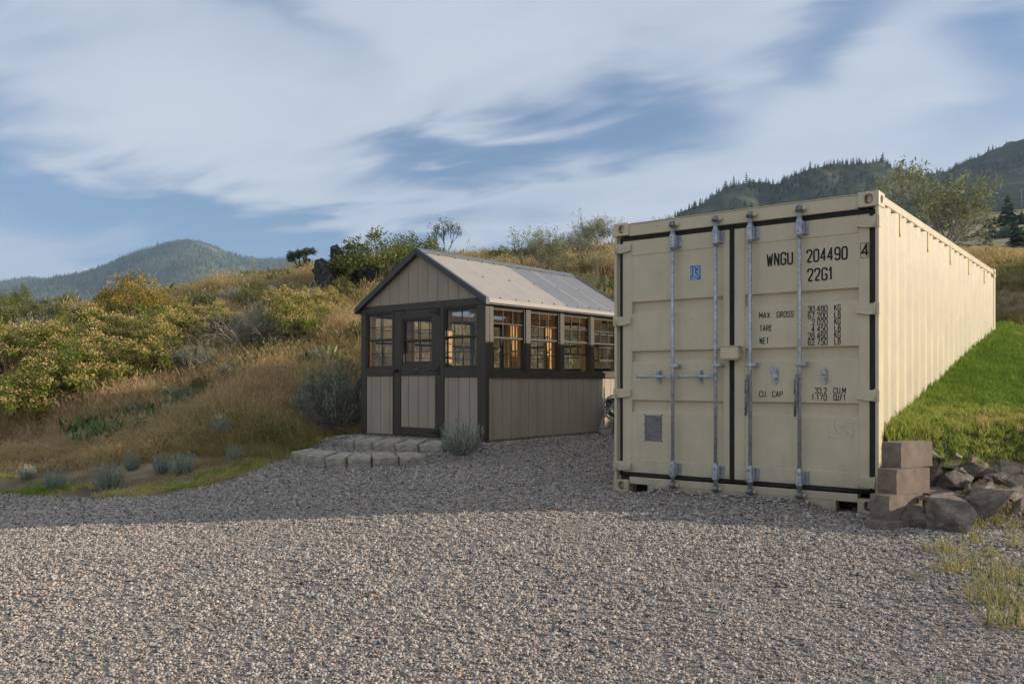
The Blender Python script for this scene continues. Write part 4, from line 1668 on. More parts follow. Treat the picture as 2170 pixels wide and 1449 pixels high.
for sgn in (1, -1):
    for k in range(6):
        mt = M_ROOF if k < 3 else M_POLY
        m = GB().prism(slope_poly(sgn, .012, 1.305, .012), 'y', YE[k], YE[k + 1])
        m.prism(slope_poly(sgn, .05, 1.303, .0025, .0121), 'y', YE[k] - .008, YE[k] + .018, mi=1)
        pn = m.build('roof_panel', [mt, M_SEAM])
        m = GB()
        for q in (.12, .66, 1.27):
            for yy in ((YE[k] + .011, (YE[k] + YE[k + 1]) / 2) if q != .66 else (YE[k] + .011,)):
                x = RX + sgn * q
                z = roof_z(x) + .012
                m.tube([(x, yy, z), (x, yy, z + .014)], .009, 6)
        tag(m.build('screws', M_BLACK, pn), kind='stuff')
    m = GB().prism(slope_poly(sgn, .0, .105, .006, .0245), 'y', -.075, 3.605)
    m.build('ridge_cap', M_RIDGE)
    for y0, y1 in ((-.088, -.028), (GL + .0, GL + .045)):
        GB().prism(slope_poly(sgn, .002, 1.318, .085, -.060), 'y', y0, y1).build('rake_board', M_RAKE)
    x = RX + sgn * 1.27
    GB().box(min(x, x + sgn * .05), max(x, x + sgn * .05), -.027, GL - .001, 2.094, 2.140, .004).build('eave_trim', M_ROOF)
    GB().box(min(x - sgn * .02, x + sgn * .036), max(x - sgn * .02, x + sgn * .036), -.0265, GL - .0015, 2.072, 2.0925, .003).build('eave_trim', M_TRIM)

# ------------------------------------------------------------------ blocks, rocks, hose reel
M_BLOCK = material('concrete_wall_block', (.45, .39, .305), rough=.95, var=.16, scale=9, bump=.7, bscale=45, spec=.15)
M_BLOCK2 = material('brown_wall_block', (.25, .195, .15), rough=.95, var=.14, scale=9, bump=.22, bscale=70, spec=.15)


def split_block(seed, wf, wb, dp, h, bulge=.03):
    """tapered garden-wall block with a rough split front"""
    r = random.Random(seed)
    nx, nz = 9, 5
    m = MB()
    idx = {}
    vs = []

    def vid(p):
        vs.append(p)
        return len(vs) - 1
    ch = .010
    for i in range(nx + 1):
        u = i / nx
        x = -wf / 2 + wf * u
        edge = abs(2 * u - 1)
        y = -bulge * (1 - max(0, (edge - .45) / .55) ** 1.3)
        for k in range(nz + 1):
            t = k / nz
            rnd = r.uniform(-.007, .007) if 0 < k < nz and 0 < i < nx else r.uniform(-.003, .003)
            yy = y + rnd + (.006 if k in (0, nz) else 0)
            idx[i, k] = vid((x + (r.uniform(-.003, .003) if 0 < i < nx else 0), yy, t * h))
    fs = []
    for i in range(nx):
        for k in range(nz):
            fs.append((idx[i, k], idx[i + 1, k], idx[i + 1, k + 1], idx[i, k + 1]))
    bl, br = vid((-wb / 2, dp, 0)), vid((wb / 2, dp, 0))
    tl, tr_ = vid((-wb / 2, dp, h)), vid((wb / 2, dp, h))
    fs.append(tuple(idx[i, nz] for i in range(nx + 1)) + (tr_, tl))
    fs.append(tuple(idx[i, 0] for i in range(nx, -1, -1)) + (bl, br))
    fs.append((bl, tl) + tuple(idx[0, k] for k in range(nz, -1, -1)))
    fs.append((br,) + tuple(idx[nx, k] for k in range(0, nz + 1)) + (tr_,))
    fs.append((bl, br, tr_, tl))
    m.add(vs, fs)
    return m


ORD = ['leftmost', 'second', 'third', 'fourth', 'fifth', 'sixth', 'seventh', 'eighth']
for row, L, ztop, nm in (('lower', LOWER, .142, 7), ('upper', UPPER, .252, 5)):
    n = len(L) - 1
    for i in range(n):
        (x0, y0), (x1, y1) = L[i], L[i + 1]
        wd = math.hypot(x1 - x0, y1 - y0)
        hh = .155
        bo = split_block(50 + i + (10 if row == 'upper' else 0), wd - .024, wd - .10, .26, hh).build('edging_block', M_BLOCK)
        bo.location = ((x0 + x1) / 2, (y0 + y1) / 2, ztop - hh + random.uniform(-.006, .006) )
        bo.rotation_euler = (.17 + random.uniform(-.02, .02), random.uniform(-.025, .025), math.atan2(y1 - y0, x1 - x0) + random.uniform(-.04, .04))
        which = ORD[i] if i == 0 else (('rightmost' if i == n - 1 else ORD[i] + ' from the left'))
        tag(bo, f'grey concrete block, {which} in the {row} curved step row', 'block', 'edging blocks of the curved steps')
# retaining-wall blocks stacked beside the container corner
ra = math.atan2(.45, .89)
ey = (-math.sin(ra), math.cos(ra))
for k, (pxc, d, ztop, lab) in enumerate(((1867, 6.10, .045, 'brown concrete block half buried in gravel, lowest of the stack by the container'), (1874, 6.19, .226, 'brown concrete block, second from the bottom of the stack by the container'),
                                         (1890, 6.29, .407, 'brown concrete block, second from the top of the stack by the container'), (1899, 6.41, .598, 'brown concrete block on top of the stack by the container'))):
    bl = split_block(80 + k, .17, .17, .37, .1895, .008).build('retaining_block', M_BLOCK2)
    x = (pxc - 1085) / F_PX * d                       # near corner; local -y is the split face and points left
    bl.rotation_euler = (0, 0, ra - R(90) + random.uniform(-.04, .04))
    bl.location = (x + .035 + ey[0] * .085, d + ey[1] * .085, ztop - .1895)
    tag(bl, lab, 'block', 'retaining blocks beside the container')


def rock_mat(name, c1, c2, c3):
    m = bpy.data.materials.new(name)
    m.use_nodes = True
    nt = m.node_tree
    nd, lk = nt.nodes, nt.links
    b = nd['Principled BSDF']
    b.inputs['Roughness'].default_value = .9
    b.inputs['Specular IOR Level'].default_value = .2
    tc = N(nd, 'ShaderNodeTexCoord')
    mp = N(nd, 'ShaderNodeMapping')
    mp.inputs['Scale'].default_value = (1, 1, 1.8)
    lk.new(tc.outputs['Object'], mp.inputs[0])
    nz = N(nd, 'ShaderNodeTexNoise')
    nz.inputs['Scale'].default_value = 8
    nz.inputs['Detail'].default_value = 10
    nz.inputs['Roughness'].default_value = .68
    lk.new(mp.outputs[0], nz.inputs['Vector'])
    cr = N(nd, 'ShaderNodeValToRGB')
    e = cr.color_ramp.elements
    e.new(.5)
    for i, (p, c) in enumerate(((.34, c1), (.52, c2), (.68, c3))):
        e[i].position = p
        e[i].color = (*c, 1)
    lk.new(nz.outputs[0], cr.inputs[0])
    lk.new(cr.outputs[0], b.inputs['Base Color'])
    bp = N(nd, 'ShaderNodeBump')
    bp.inputs['Strength'].default_value = 1.0
    bp.inputs['Distance'].default_value = .06
    lk.new(nz.outputs[0], bp.inputs['Height'])
    lk.new(bp.outputs[0], b.inputs['Normal'])
    return m


M_ROCK = rock_mat('brown_grey_rock', (.13, .11, .088), (.26, .215, .175), (.48, .38, .29))
M_ROCKD = rock_mat('dark_lichen_rock', (.025, .024, .023), (.06, .058, .052), (.16, .155, .13))


def rock_mesh(seed, sx, sy, sz, npts=16, rough=.02):
    r = random.Random(seed)
    bm = bmesh.new()
    for _ in range(npts):
        v = Vector((r.uniform(-1, 1), r.uniform(-1, 1), r.uniform(-1, 1)))
        k = max(abs(v.x), abs(v.y), abs(v.z))
        v = v / k * r.uniform(.82, 1.0)
        bm.verts.new((v.x * sx / 2, v.y * sy / 2, v.z * sz / 2))
    bmesh.ops.convex_hull(bm, input=bm.verts)
    bmesh.ops.delete(bm, geom=[v for v in bm.verts if not v.link_faces], context='VERTS')
    bmesh.ops.subdivide_edges(bm, edges=bm.edges, cuts=2, use_grid_fill=True)
    bmesh.ops.triangulate(bm, faces=bm.faces)
    s = min(sx, sy, sz)
    for v in bm.verts:
        v.co += Vector((r.uniform(-1, 1), r.uniform(-1, 1), r.uniform(-1, 1))) * rough * s
    me = bpy.data.meshes.new('rock')
    bm.to_mesh(me)
    bm.free()
    return me


ROCKS = [(1944, 2006, 928, 975, 6.85, 'upright pale slab of rock leaning behind the top retaining block'), (1962, 2004, 976, 1024, 6.62, 'small brown rock wedged right of the second highest retaining block'),
         (1977, 2078, 990, 1042, 6.55, 'dark wide slab of rock in the middle of the rock bank'), (1955, 2030, 1030, 1066, 6.42, 'rough low rock beside the third retaining block'),
         (1902, 1990, 1062, 1122, 6.20, 'grey angular rock leaning at the foot of the retaining blocks'), (1950, 2093, 1054, 1130, 6.05, 'largest grey boulder at the foot of the rock bank'),
         (1984, 2044, 970, 996, 6.85, 'pale flat-topped rock below the leaning slab'), (2038, 2120, 980, 1016, 6.75, 'dark flat rock under the lawn edge'),
         (2062, 2128, 965, 984, 7.0, 'thin flat stone lying against the lawn edge'), (2085, 2152, 1000, 1026, 6.6, 'brown wedge of rock right of the dark wide slab'),
         (2118, 2200, 980, 1040, 6.6, 'big dark rock at the right end of the bank'), (2050, 2072, 1018, 1048, 6.42, 'small reddish stone standing right of the dark wide slab'),
         (2064, 2124, 1016, 1040, 6.45, 'slab with a pale flat top in the lower bank'), (2066, 2160, 1028, 1092, 6.22, 'tilted brown rock right of the largest boulder'),
         (2138, 2190, 1030, 1062, 6.32, 'low broken rock at the right edge of the bank')]
for k, (x0, x1, y0, y1, d, lab) in enumerate(ROCKS):
    w_, h_ = (x1 - x0) * d / F_PX, (y1 - y0) * d / F_PX
    x, _, z = P((x0 + x1) / 2, (y0 + y1) / 2, d)
    o = linkmesh('rock', rock_mesh(200 + k, w_ * 1.05, max(.22, w_ * .8), h_ * 1.2, 9 + k % 3, .014))
    o.data.materials.append(M_ROCK if k not in (7, 10, 2) else rock_mat('slate_rock', (.10, .085, .072), (.18, .152, .125), (.34, .265, .20)))
    o.location = (x, d + .08, z - .012)
    o.rotation_euler = (random.uniform(-.15, .15), random.uniform(-.28, .28), random.uniform(-.9, .9))
    tag(o, lab, 'rock', 'rocks of the bank beside the container')

# loose stones filling the gaps of the bank
for k, (px, py, w_) in enumerate([(2012, 1012, 26), (2040, 1052, 24), (2100, 1050, 26), (2030, 998, 22), (2088, 1012, 20), (1990, 1060, 22), (2150, 1070, 28), (2075, 990, 24), (2110, 1040, 22), (1948, 1052, 22), (2160, 1000, 24), (2055, 972, 20), (2024, 965, 18), (2118, 985, 24)]):
    d = 6.9 - (py - 965) * .0062
    x, _, z = P(px, py, d)
    s_ = w_ * d / F_PX
    o = linkmesh('small_rock', rock_mesh(300 + k, s_ * 1.2, s_, s_ * .8, 9, .02))
    o.data.materials.append(M_ROCK)
    o.location = (x, d - .04, z)
    o.rotation_euler = (random.uniform(-.6, .6), random.uniform(-.6, .6), random.uniform(0, 3))
    tag(o, 'small angular stone wedged between the larger rocks of the bank', 'rock', 'small stones of the rock bank')

# hose reel standing by the greenhouse wall
M_REEL = material('grey_reel_plastic', (.36, .35, .32), rough=.5, var=.06)
M_HOSE = material('green_garden_hose', (.02, .12, .07), rough=.4, var=.15, scale=20)
hx, hy = g_world(GW + .26, 2.73)
reel = tag(empty('hose_reel', (hx, hy, tz(hx, hy)), R(-6)), 'grey plastic hose reel with green hose against the shed wall', 'hose reel')
zc = .40
for yy in (-.16, .16):
    ring = [(.19 * math.cos(t * math.pi / 14), yy, zc + .19 * math.sin(t * math.pi / 14)) for t in range(29)]
    wh = MB().tube(ring, .012, 6, cap=False).build('reel_flange', M_REEL, reel)
    m = MB()
    for k in range(12):
        t = k * math.pi / 6
        m.tube([(.05 * math.cos(t), yy, zc + .05 * math.sin(t)), (.185 * math.cos(t), yy, zc + .185 * math.sin(t))], .006, 5)
    m.tube([(0, yy - .012, zc), (0, yy + .012, zc)], .055, 12)
    m.build('spokes', M_REEL, wh)
for yy in (-.20, .20):
    m = MB()
    arc = [(-.25, yy, .0), (-.235, yy, .1), (-.19, yy, .24), (-.12, yy, .36), (-.03, yy, .47), (.06, yy, .62), (.10, yy, .78)]
    m.tube(arc, [.02, .02, .018, .018, .016, .016, .014], 8)
    m.tube([(.25, yy, .0), (.22, yy, .14), (.12, yy, .33), (.02, yy, .44)], .017, 8)
    m.box(-.25, .25, yy - .015, yy + .015, .0, .07, .006)
    m.build('side_frame', M_REEL, reel)
MB().tube([(0, -.22, zc), (0, .22, zc)], .018, 8).build('axle', M_REEL, reel)
m = MB()
pts = []
for k in range(200):
    t = k * 2 * math.pi / 16
    rr = .10 + .025 * (k // 66)
    pts.append((rr * math.cos(t), -.13 + .26 * ((k / 33.0) % 2 if (k / 33.0) % 2 < 1 else 2 - (k / 33.0) % 2), zc + rr * math.sin(t)))
m.tube(pts, .011, 6)
m.tube([(.02, -.17, zc + .12), (.0, -.2, zc), (-.03, -.21, zc - .2), (-.04, -.22, .1), (-.05, -.23, .03), (.04, -.24, .015)], .011, 6)
m.build('hose', M_HOSE, reel)

# ------------------------------------------------------------------ plants
def leaf_mesh(name, c, d, size, asp, tint, mat):
    """diamond leaves: centre, long axis, length, width ratio, colour number"""
    c, d = np.asarray(c, float), np.asarray(d, float)
    n = len(c)
    d = d / np.maximum(np.linalg.norm(d, axis=1, keepdims=True), 1e-6)
    r = rng.normal(size=(n, 3))
    s = np.cross(d, r)
    s /= np.maximum(np.linalg.norm(s, axis=1, keepdims=True), 1e-6)
    nn = np.cross(d, s)
    L = np.asarray(size, float).reshape(-1, 1) * np.ones((n, 1))
    Wd = L * asp
    v = np.stack([c - d * L * .5, c + s * Wd * .5 + nn * L * .08, c + d * L * .5, c - s * Wd * .5 + nn * L * .08], 1).reshape(-1, 3)
    f = np.arange(n * 4)
    me = bpy.data.meshes.new(name)
    me.vertices.add(n * 4)
    me.vertices.foreach_set('co', v.ravel())
    me.loops.add(n * 4)
    me.loops.foreach_set('vertex_index', f)
    me.polygons.add(n)
    me.polygons.foreach_set('loop_start', np.arange(0, n * 4, 4))
    me.update(calc_edges=True)
    a = me.attributes.new('tint', 'FLOAT', 'FACE')
    a.data.foreach_set('value', np.asarray(tint, np.float32))
    me.materials.append(mat)
    return me


def grow(r, p, d, length, rad, level, segs, tips, spread=.6, kids=3, shrink=.68, up=.12, wob=.25, minlev=0):
    """recursive branch; fills segs with polylines (points, radii) and tips with (point, direction)"""
    pts, rs = [Vector(p)], [rad]
    n = 4
    dd = Vector(d).normalized()
    for i in range(n):
        dd = (dd + Vector((r.gauss(0, wob), r.gauss(0, wob), r.gauss(0, wob) + up)) * .5).normalized()
        pts.append(pts[-1] + dd * length / n)
        rs.append(rad * (1 - .5 * (i + 1) / n))
    segs.append((pts, rs))
    if level <= 0:
        tips.append((pts[-1], dd))
        tips.append((pts[-2], dd))
        return
    for k in range(kids):
        t = r.uniform(.45, 1.0)
        i = min(n, int(t * n))
        ax = Vector((r.gauss(0, 1), r.gauss(0, 1), r.gauss(0, 1))).normalized()
        nd_ = (dd + ax * spread * r.uniform(.7, 1.3)).normalized()
        grow(r, pts[i], nd_, length * shrink * r.uniform(.8, 1.15), rs[i] * .65, level - 1, segs, tips, spread, kids, shrink, up, wob)
    tips.append((pts[-1], dd))


def segs_mb(segs, n=5):
    m = MB()
    for pts, rs in segs:
        m.tube(pts, rs, n, cap=False)
    return m


C_ = lambda *s: [(p, c) for p, c in s]
M_TWIG = material('grey_twigs', (.33, .295, .25), rough=.9, var=.25, scale=20)
M_TWIGD = material('dark_twigs', (.085, .07, .055), rough=.9, var=.25, scale=20)
M_BARK = material('brown_bark', (.10, .075, .05), rough=.95, var=.3, scale=15, bump=.5, bscale=40)
M_SUMAC = ramp_mat('sumac_leaves', C_((0, (.08, .125, .02)), (.35, (.18, .235, .04)), (.62, (.36, .35, .07)), (.75, (.55, .41, .14)), (1, (.70, .48, .24))), transl=.35)
M_GOLD = ramp_mat('golden_leaves', C_((0, (.084, .105, .017)), (.4, (.238, .224, .042)), (.75, (.420, .294, .063)), (1, (.560, .336, .084))), transl=.3)
M_GREEN = ramp_mat('green_leaves', C_((0, (.075, .095, .024)), (.4, (.165, .19, .05)), (.75, (.29, .29, .09)), (1, (.42, .38, .16))), transl=.3)
M_SAGE = ramp_mat('sage_leaves', C_((0, (.16, .18, .115)), (.5, (.27, .29, .19)), (1, (.42, .42, .29))), transl=.15)
M_RABBIT = ramp_mat('blue_grey_leaves', C_((0, (.26, .29, .22)), (.5, (.42, .45, .35)), (1, (.58, .60, .49))), transl=.2)
M_OLIVE = ramp_mat('olive_needles', C_((0, (.10, .12, .05)), (.5, (.23, .25, .12)), (1, (.42, .42, .23))), transl=.4)
M_JUNI = ramp_mat('juniper_needles', C_((0, (.046, .072, .046)), (.6, (.098, .130, .078)), (1, (.182, .208, .130))), transl=.15)


def clump_bush(seed, h, w, nclump, per, leaf, asp, plume, mat, twig, name, floor=.12):
    """broad-leaved shrub: stems fan out to clumps of leaves; plume = share of pale tips on top"""
    r = random.Random(seed)
    g = np.random.default_rng(seed)
    stems = MB()
    C, D, T, Sz = [], [], [], []
    for k in range(nclump):
        a = r.uniform(0, 6.283)
        q = math.sqrt(r.random())
        hz = h * (1 - .55 * q * q) * r.uniform(.45, 1.02)
        hz = max(hz, h * floor)
        ctr = Vector((math.cos(a) * q * w / 2, math.sin(a) * q * w / 2, hz))
        if k % 2 == 0:
            b0 = Vector((math.cos(a) * q * w * .12, math.sin(a) * q * w * .12, 0))
            mid = b0.lerp(ctr, .5) + Vector((r.gauss(0, .04), r.gauss(0, .04), r.gauss(0, .03))) * h
            stems.tube([b0, mid, ctr], [.011 * h, .008 * h, .004 * h], 4, cap=False)
        cr = r.uniform(.09, .16) * (h + w) / 2
        n = int(per * r.uniform(.7, 1.3))
        o = g.normal(size=(n, 3))
        o /= np.linalg.norm(o, axis=1, keepdims=True)
        rad = cr * g.random((n, 1)) ** .45
        pos = np.array(ctr) + o * rad * np.array([1, 1, .85])
        C.append(pos)
        dr = o * .8 + g.normal(size=(n, 3)) * .45 + np.array([0, 0, .35])
        D.append(dr)
        shade = g.normal(.36, .16, n).clip(0, .62)
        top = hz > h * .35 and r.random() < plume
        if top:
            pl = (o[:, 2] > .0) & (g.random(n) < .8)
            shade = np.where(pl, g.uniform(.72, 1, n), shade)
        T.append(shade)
        Sz.append(leaf * g.uniform(.65, 1.3, n))
    C, D, T, Sz = np.vstack(C), np.vstack(D), np.concatenate(T), np.concatenate(Sz)
    k = C[:, 2] > .01
    root = empty(name, (0, 0, 0))
    linkmesh('foliage', leaf_mesh('foliage', C[k], D[k], Sz[k], asp, T[k], mat), root)
    stems.build('stems', twig, root)
    return root, h


def sage_bush(seed, h, w, nst, mat, twig, name, base=.35, leaf=.05, lean=.5, gnarl=0):
    """upright many-stemmed shrub: narrow leaves along the outer half of each stem"""
    r = random.Random(seed)
    g = np.random.default_rng(seed)
    stems = MB()
    C, D, T, Sz = [], [], [], []
    for k in range(nst):
        a = r.uniform(0, 6.283)
        q = math.sqrt(r.random())
        b0 = Vector((math.cos(a) * q * w * .16, math.sin(a) * q * w * .16, 0))
        tip = Vector((math.cos(a) * q * w * .5, math.sin(a) * q * w * .5, h * (1 - .3 * q * q) * r.uniform(.5, 1.08)))
        mid = b0.lerp(tip, .5) + Vector((math.cos(a), math.sin(a), 0)) * w * .10 * q + Vector((r.gauss(0, .03), r.gauss(0, .03), 0)) * h
        stems.tube([b0, mid, tip], [.010 * h + .002, .006 * h + .001, .002], 4, cap=False)
        n = int(34 * r.uniform(.8, 1.2))
        t = base + (1 - base) * g.random((n, 1)) ** .8
        b0_, mid_, tip_ = np.array(b0), np.array(mid), np.array(tip)
        pos = b0_ * (1 - t) ** 2 + mid_ * 2 * t * (1 - t) + tip_ * t * t
        pos = pos + g.normal(size=(n, 3)) * w * .02
        dr = (tip_ - mid_)[None, :] / np.linalg.norm(tip_ - mid_) + g.normal(size=(n, 3)) * lean
        C.append(pos)
        D.append(dr)
        T.append((g.normal(.5, .2, n) + .25 * (t[:, 0] - .7)).clip(0, 1))
        Sz.append(leaf * g.uniform(.6, 1.3, n))
    for k in range(gnarl):
        a = r.uniform(0, 6.283)
        p = [Vector((r.gauss(0, .05) * w, r.gauss(0, .05) * w, h * r.uniform(.0, .12)))]
        dd = Vector((math.cos(a), math.sin(a), r.uniform(.1, .9))).normalized()
        for i in range(5):
            dd = (dd + Vector((r.gauss(0, .35), r.gauss(0, .35), r.gauss(0, .3)))).normalized()
            p.append(p[-1] + dd * w * .11)
            p[-1].z = max(p[-1].z, .02)
        stems.tube(p, [.013 * h, .011 * h, .009 * h, .007 * h, .005 * h, .003 * h], 4, cap=False)
    C, D, T, Sz = np.vstack(C), np.vstack(D), np.concatenate(T), np.concatenate(Sz)
    root = empty(name, (0, 0, 0))
    linkmesh('foliage', leaf_mesh('foliage', C, D, Sz, .22, T, mat), root)
    stems.build('stems', twig, root)
    return root, h


def open_tree(seed, h, kids, level, leafn, leaf, mat, bark, name, trunks=1, spread=.6, lean=.15, needle=.3, cl=.06, up=.12, rad=.035, shrink=.68, len0=.42):
    r = random.Random(seed)
    g = np.random.default_rng(seed)
    segs, tips = [], []
    for k in range(trunks):
        a = r.uniform(0, 6.283)
        d = Vector((math.cos(a) * lean * (1 + trunks * .25), math.sin(a) * lean * (1 + trunks * .25), 1))
        grow(r, (math.cos(a) * .03 * h * (trunks > 1), math.sin(a) * .03 * h * (trunks > 1), -.03 * h), d, h * len0, rad * h, level, segs, tips, spread, kids, shrink, up)
    zmax = max(p.z for p, _ in tips)
    k = h / zmax
    segs = [([p * k for p in ps], rs) for ps, rs in segs]
    root = empty(name, (0, 0, 0))
    if leafn:
        tp = np.array([p * k for p, _ in tips])
        td = np.array([d for _, d in tips])
        n = leafn
        i = np.repeat(np.arange(len(tp)), n)
        pos = tp[i] - td[i] * g.random((len(i), 1)) * cl * 1.8 * h + g.normal(size=(len(i), 3)) * cl * .45 * h
        dr = td[i] + g.normal(size=(len(i), 3)) * .5
        linkmesh('crown', leaf_mesh('crown', pos, dr, leaf * g.uniform(.6, 1.3, len(i)), needle, g.normal(.5, .22, len(i)).clip(0, 1), mat), root)
    segs_mb(segs, 5).build('trunk', bark, root)
    return root, h


PROTO = {}
_used = {}


def proto(key, fn):
    PROTO[key] = [fn(k) for k in range(3)]


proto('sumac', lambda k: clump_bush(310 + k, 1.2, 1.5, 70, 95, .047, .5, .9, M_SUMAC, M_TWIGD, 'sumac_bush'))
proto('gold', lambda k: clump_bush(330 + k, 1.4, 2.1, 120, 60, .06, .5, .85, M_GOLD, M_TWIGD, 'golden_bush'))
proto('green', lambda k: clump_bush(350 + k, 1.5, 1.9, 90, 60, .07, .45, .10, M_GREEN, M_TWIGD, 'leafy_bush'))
proto('sage', lambda k: sage_bush(370 + k, .95, 1.35, 130, M_SAGE, M_TWIG, 'sagebrush', base=.5, leaf=.07, gnarl=110))
proto('rabbit', lambda k: sage_bush(390 + k, .42, .40, 56, M_RABBIT, M_RABBIT, 'rabbitbrush', base=.18, leaf=.034, lean=.2))
proto('olive', lambda k: open_tree(410 + k, 2.0, 4, 3, 6, .075, M_OLIVE, M_TWIG, 'bitterbrush', trunks=7, spread=.7, lean=.30, needle=.3, cl=.06, up=.14, rad=.012, shrink=.72, len0=.30))
proto('dead', lambda k: open_tree(430 + k, .9, 4, 3, 0, .05, M_OLIVE, M_TWIG, 'dead_brush', trunks=5, spread=.85, lean=.6, up=.0, rad=.012, shrink=.72))


def place(kind, px, py, hpx, label, cat, name=None, group=None, d=None, k=None, wide=1.0):
    if d is None:
        x, y, z = ground_hit(px, py, 4.0, 60)
    else:
        x, y = (px - 1085) / F_PX * d, d
        z = tz(x, y)
    i = random.randrange(3) if k is None else k
    root, h = PROTO[kind][i]
    if not _used.get((kind, i)):
        _used[(kind, i)] = True
        o = root
    else:
        o = copy_tree(root)
    s = hpx * y / F_PX / h
    o.location = (x, y, z - .02)
    o.rotation_euler = (0, 0, random.uniform(0, 6.28))
    o.scale = (s * wide, s * wide, s)
    if name:
        o.name = name
    tag(o, label, cat, group)
    return o


def drop_unused():
    for kind, L in PROTO.items():
        for i, (root, _) in enumerate(L):
            if kind != 'bigsage' and not _used.get((kind, i)):
                for c in list(root.children):
                    bpy.data.objects.remove(c)
                bpy.data.objects.remove(root)


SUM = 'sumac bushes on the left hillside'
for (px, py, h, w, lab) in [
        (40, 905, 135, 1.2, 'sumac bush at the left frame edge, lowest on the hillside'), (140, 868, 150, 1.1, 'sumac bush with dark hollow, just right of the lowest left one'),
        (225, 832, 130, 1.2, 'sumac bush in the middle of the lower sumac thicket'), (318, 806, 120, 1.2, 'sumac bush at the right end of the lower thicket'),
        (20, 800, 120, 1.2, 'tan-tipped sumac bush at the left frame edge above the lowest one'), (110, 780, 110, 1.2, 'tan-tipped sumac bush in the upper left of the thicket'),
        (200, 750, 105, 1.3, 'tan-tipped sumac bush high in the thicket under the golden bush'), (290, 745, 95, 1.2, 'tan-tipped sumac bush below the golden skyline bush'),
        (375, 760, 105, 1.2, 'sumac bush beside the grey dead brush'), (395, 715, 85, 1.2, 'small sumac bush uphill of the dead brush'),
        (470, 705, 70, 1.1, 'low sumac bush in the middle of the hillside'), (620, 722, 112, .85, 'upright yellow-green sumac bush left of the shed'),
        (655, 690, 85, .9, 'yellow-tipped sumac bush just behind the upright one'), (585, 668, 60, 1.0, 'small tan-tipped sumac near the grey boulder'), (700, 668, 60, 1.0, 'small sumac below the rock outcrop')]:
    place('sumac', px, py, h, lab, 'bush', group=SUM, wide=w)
place('gold', 285, 688, 108, 'rounded golden bush on the left skyline', 'bush', k=0)
for (px, py, h, w, lab) in [
        (25, 715, 85, 1.0, 'dark green leafy bush at the far left skyline'), (115, 695, 66, 1.3, 'green leafy bush below the pale distant field'), (190, 690, 52, 1.1, 'low green bush left of the golden bush'),
        (748, 610, 92, 1.0, 'green bush growing among the dark rock outcrop'), (805, 612, 118, 1.35, 'tall leafy green bush left of the shed roof peak'), (868, 580, 92, 1.2, 'leafy green bush right behind the shed roof peak'),
        (722, 640, 55, 1.0, 'small bright green bush at the foot of the outcrop'), (435, 662, 50, 1.2, 'green bush in the middle of the upper hillside'), (540, 655, 55, 1.1, 'pale green bush left of the grey boulder'),
        (350, 700, 55, 1.2, 'green bush right of the golden bush'), (760, 735, 60, .8, 'green bush touching the left shed wall'), (1060, 550, 30, 1.3, 'low green bush on the skyline above the shed roof')]:
    place('green', px, py, h, lab, 'bush', group='leafy bushes on the hill', wide=w)
PROTO['bigsage'] = [sage_bush(379, .95, 1.25, 170, M_SAGE, M_TWIG, 'sagebrush', base=.60, leaf=.075, gnarl=260)] * 3
place('bigsage', 708, 908, 135, 'large grey-green sagebrush with tangled woody base left of the shed', 'bush', k=0, wide=.98)
for (px, py, h, w, lab) in [(415, 790, 66, 1.0, 'grey sagebrush beside the dead brush'), (560, 726, 80, 1.1, 'grey sagebrush left of the upright sumac'), (90, 715, 55, 1.3, 'grey twiggy sagebrush on the left skyline'),
                            (500, 650, 45, 1.2, 'sagebrush in the upper middle hillside'), (265, 700, 40, 1.2, 'small sagebrush below the golden bush'), (660, 640, 38, 1.3, 'low sagebrush below the dark rocks')]:
    place('sage', px, py, h, lab, 'bush', group='sagebrush on the hill', wide=w)
for (px, py, h, lab) in [(455, 778, 80, 'tangle of dead grey brush in the middle of the hillside'), (530, 740, 98, 'tangle of dead grey brush left of the upright sumac'), (130, 735, 66, 'dead grey brush among the left sumacs'),
                         (590, 706, 88, 'dead grey branches behind the upright sumac'), (460, 658, 52, 'dead grey brush high on the hillside'), (640, 628, 56, 'dead brush below the small juniper')]:
    place('dead', px, py, h, lab, 'bush', group='dead brush on the hill', wide=1.3)
for (px, py, h, w, lab) in [(55, 1016, 40, 1, 'blue-grey rabbitbrush, leftmost along the gravel edge'), (117, 1036, 48, 1.1, 'blue-grey rabbitbrush, second from left along the gravel edge'), (232, 1038, 66, 1.1, 'largest blue-grey rabbitbrush at the left gravel edge'),
                            (279, 997, 48, .8, 'slim blue-grey rabbitbrush uphill of the largest one'), (342, 1004, 54, .8, 'blue-grey rabbitbrush at the left end of the close pair'), (387, 1006, 56, 1.2, 'blue-grey rabbitbrush at the right end of the close pair'),
                            (496, 980, 46, .9, 'blue-grey rabbitbrush nearest to the block steps'), (978, 962, 80, 1.3, 'blue-grey rabbitbrush at the front corner of the shed'), (470, 930, 60, .9, 'pale rabbitbrush among dry grass uphill of the steps'), (212, 965, 34, .5, 'pale slender tuft alone on the lower slope')]:
    place('rabbit', px, py, h, lab, 'bush', group='rabbitbrush plants', wide=w)
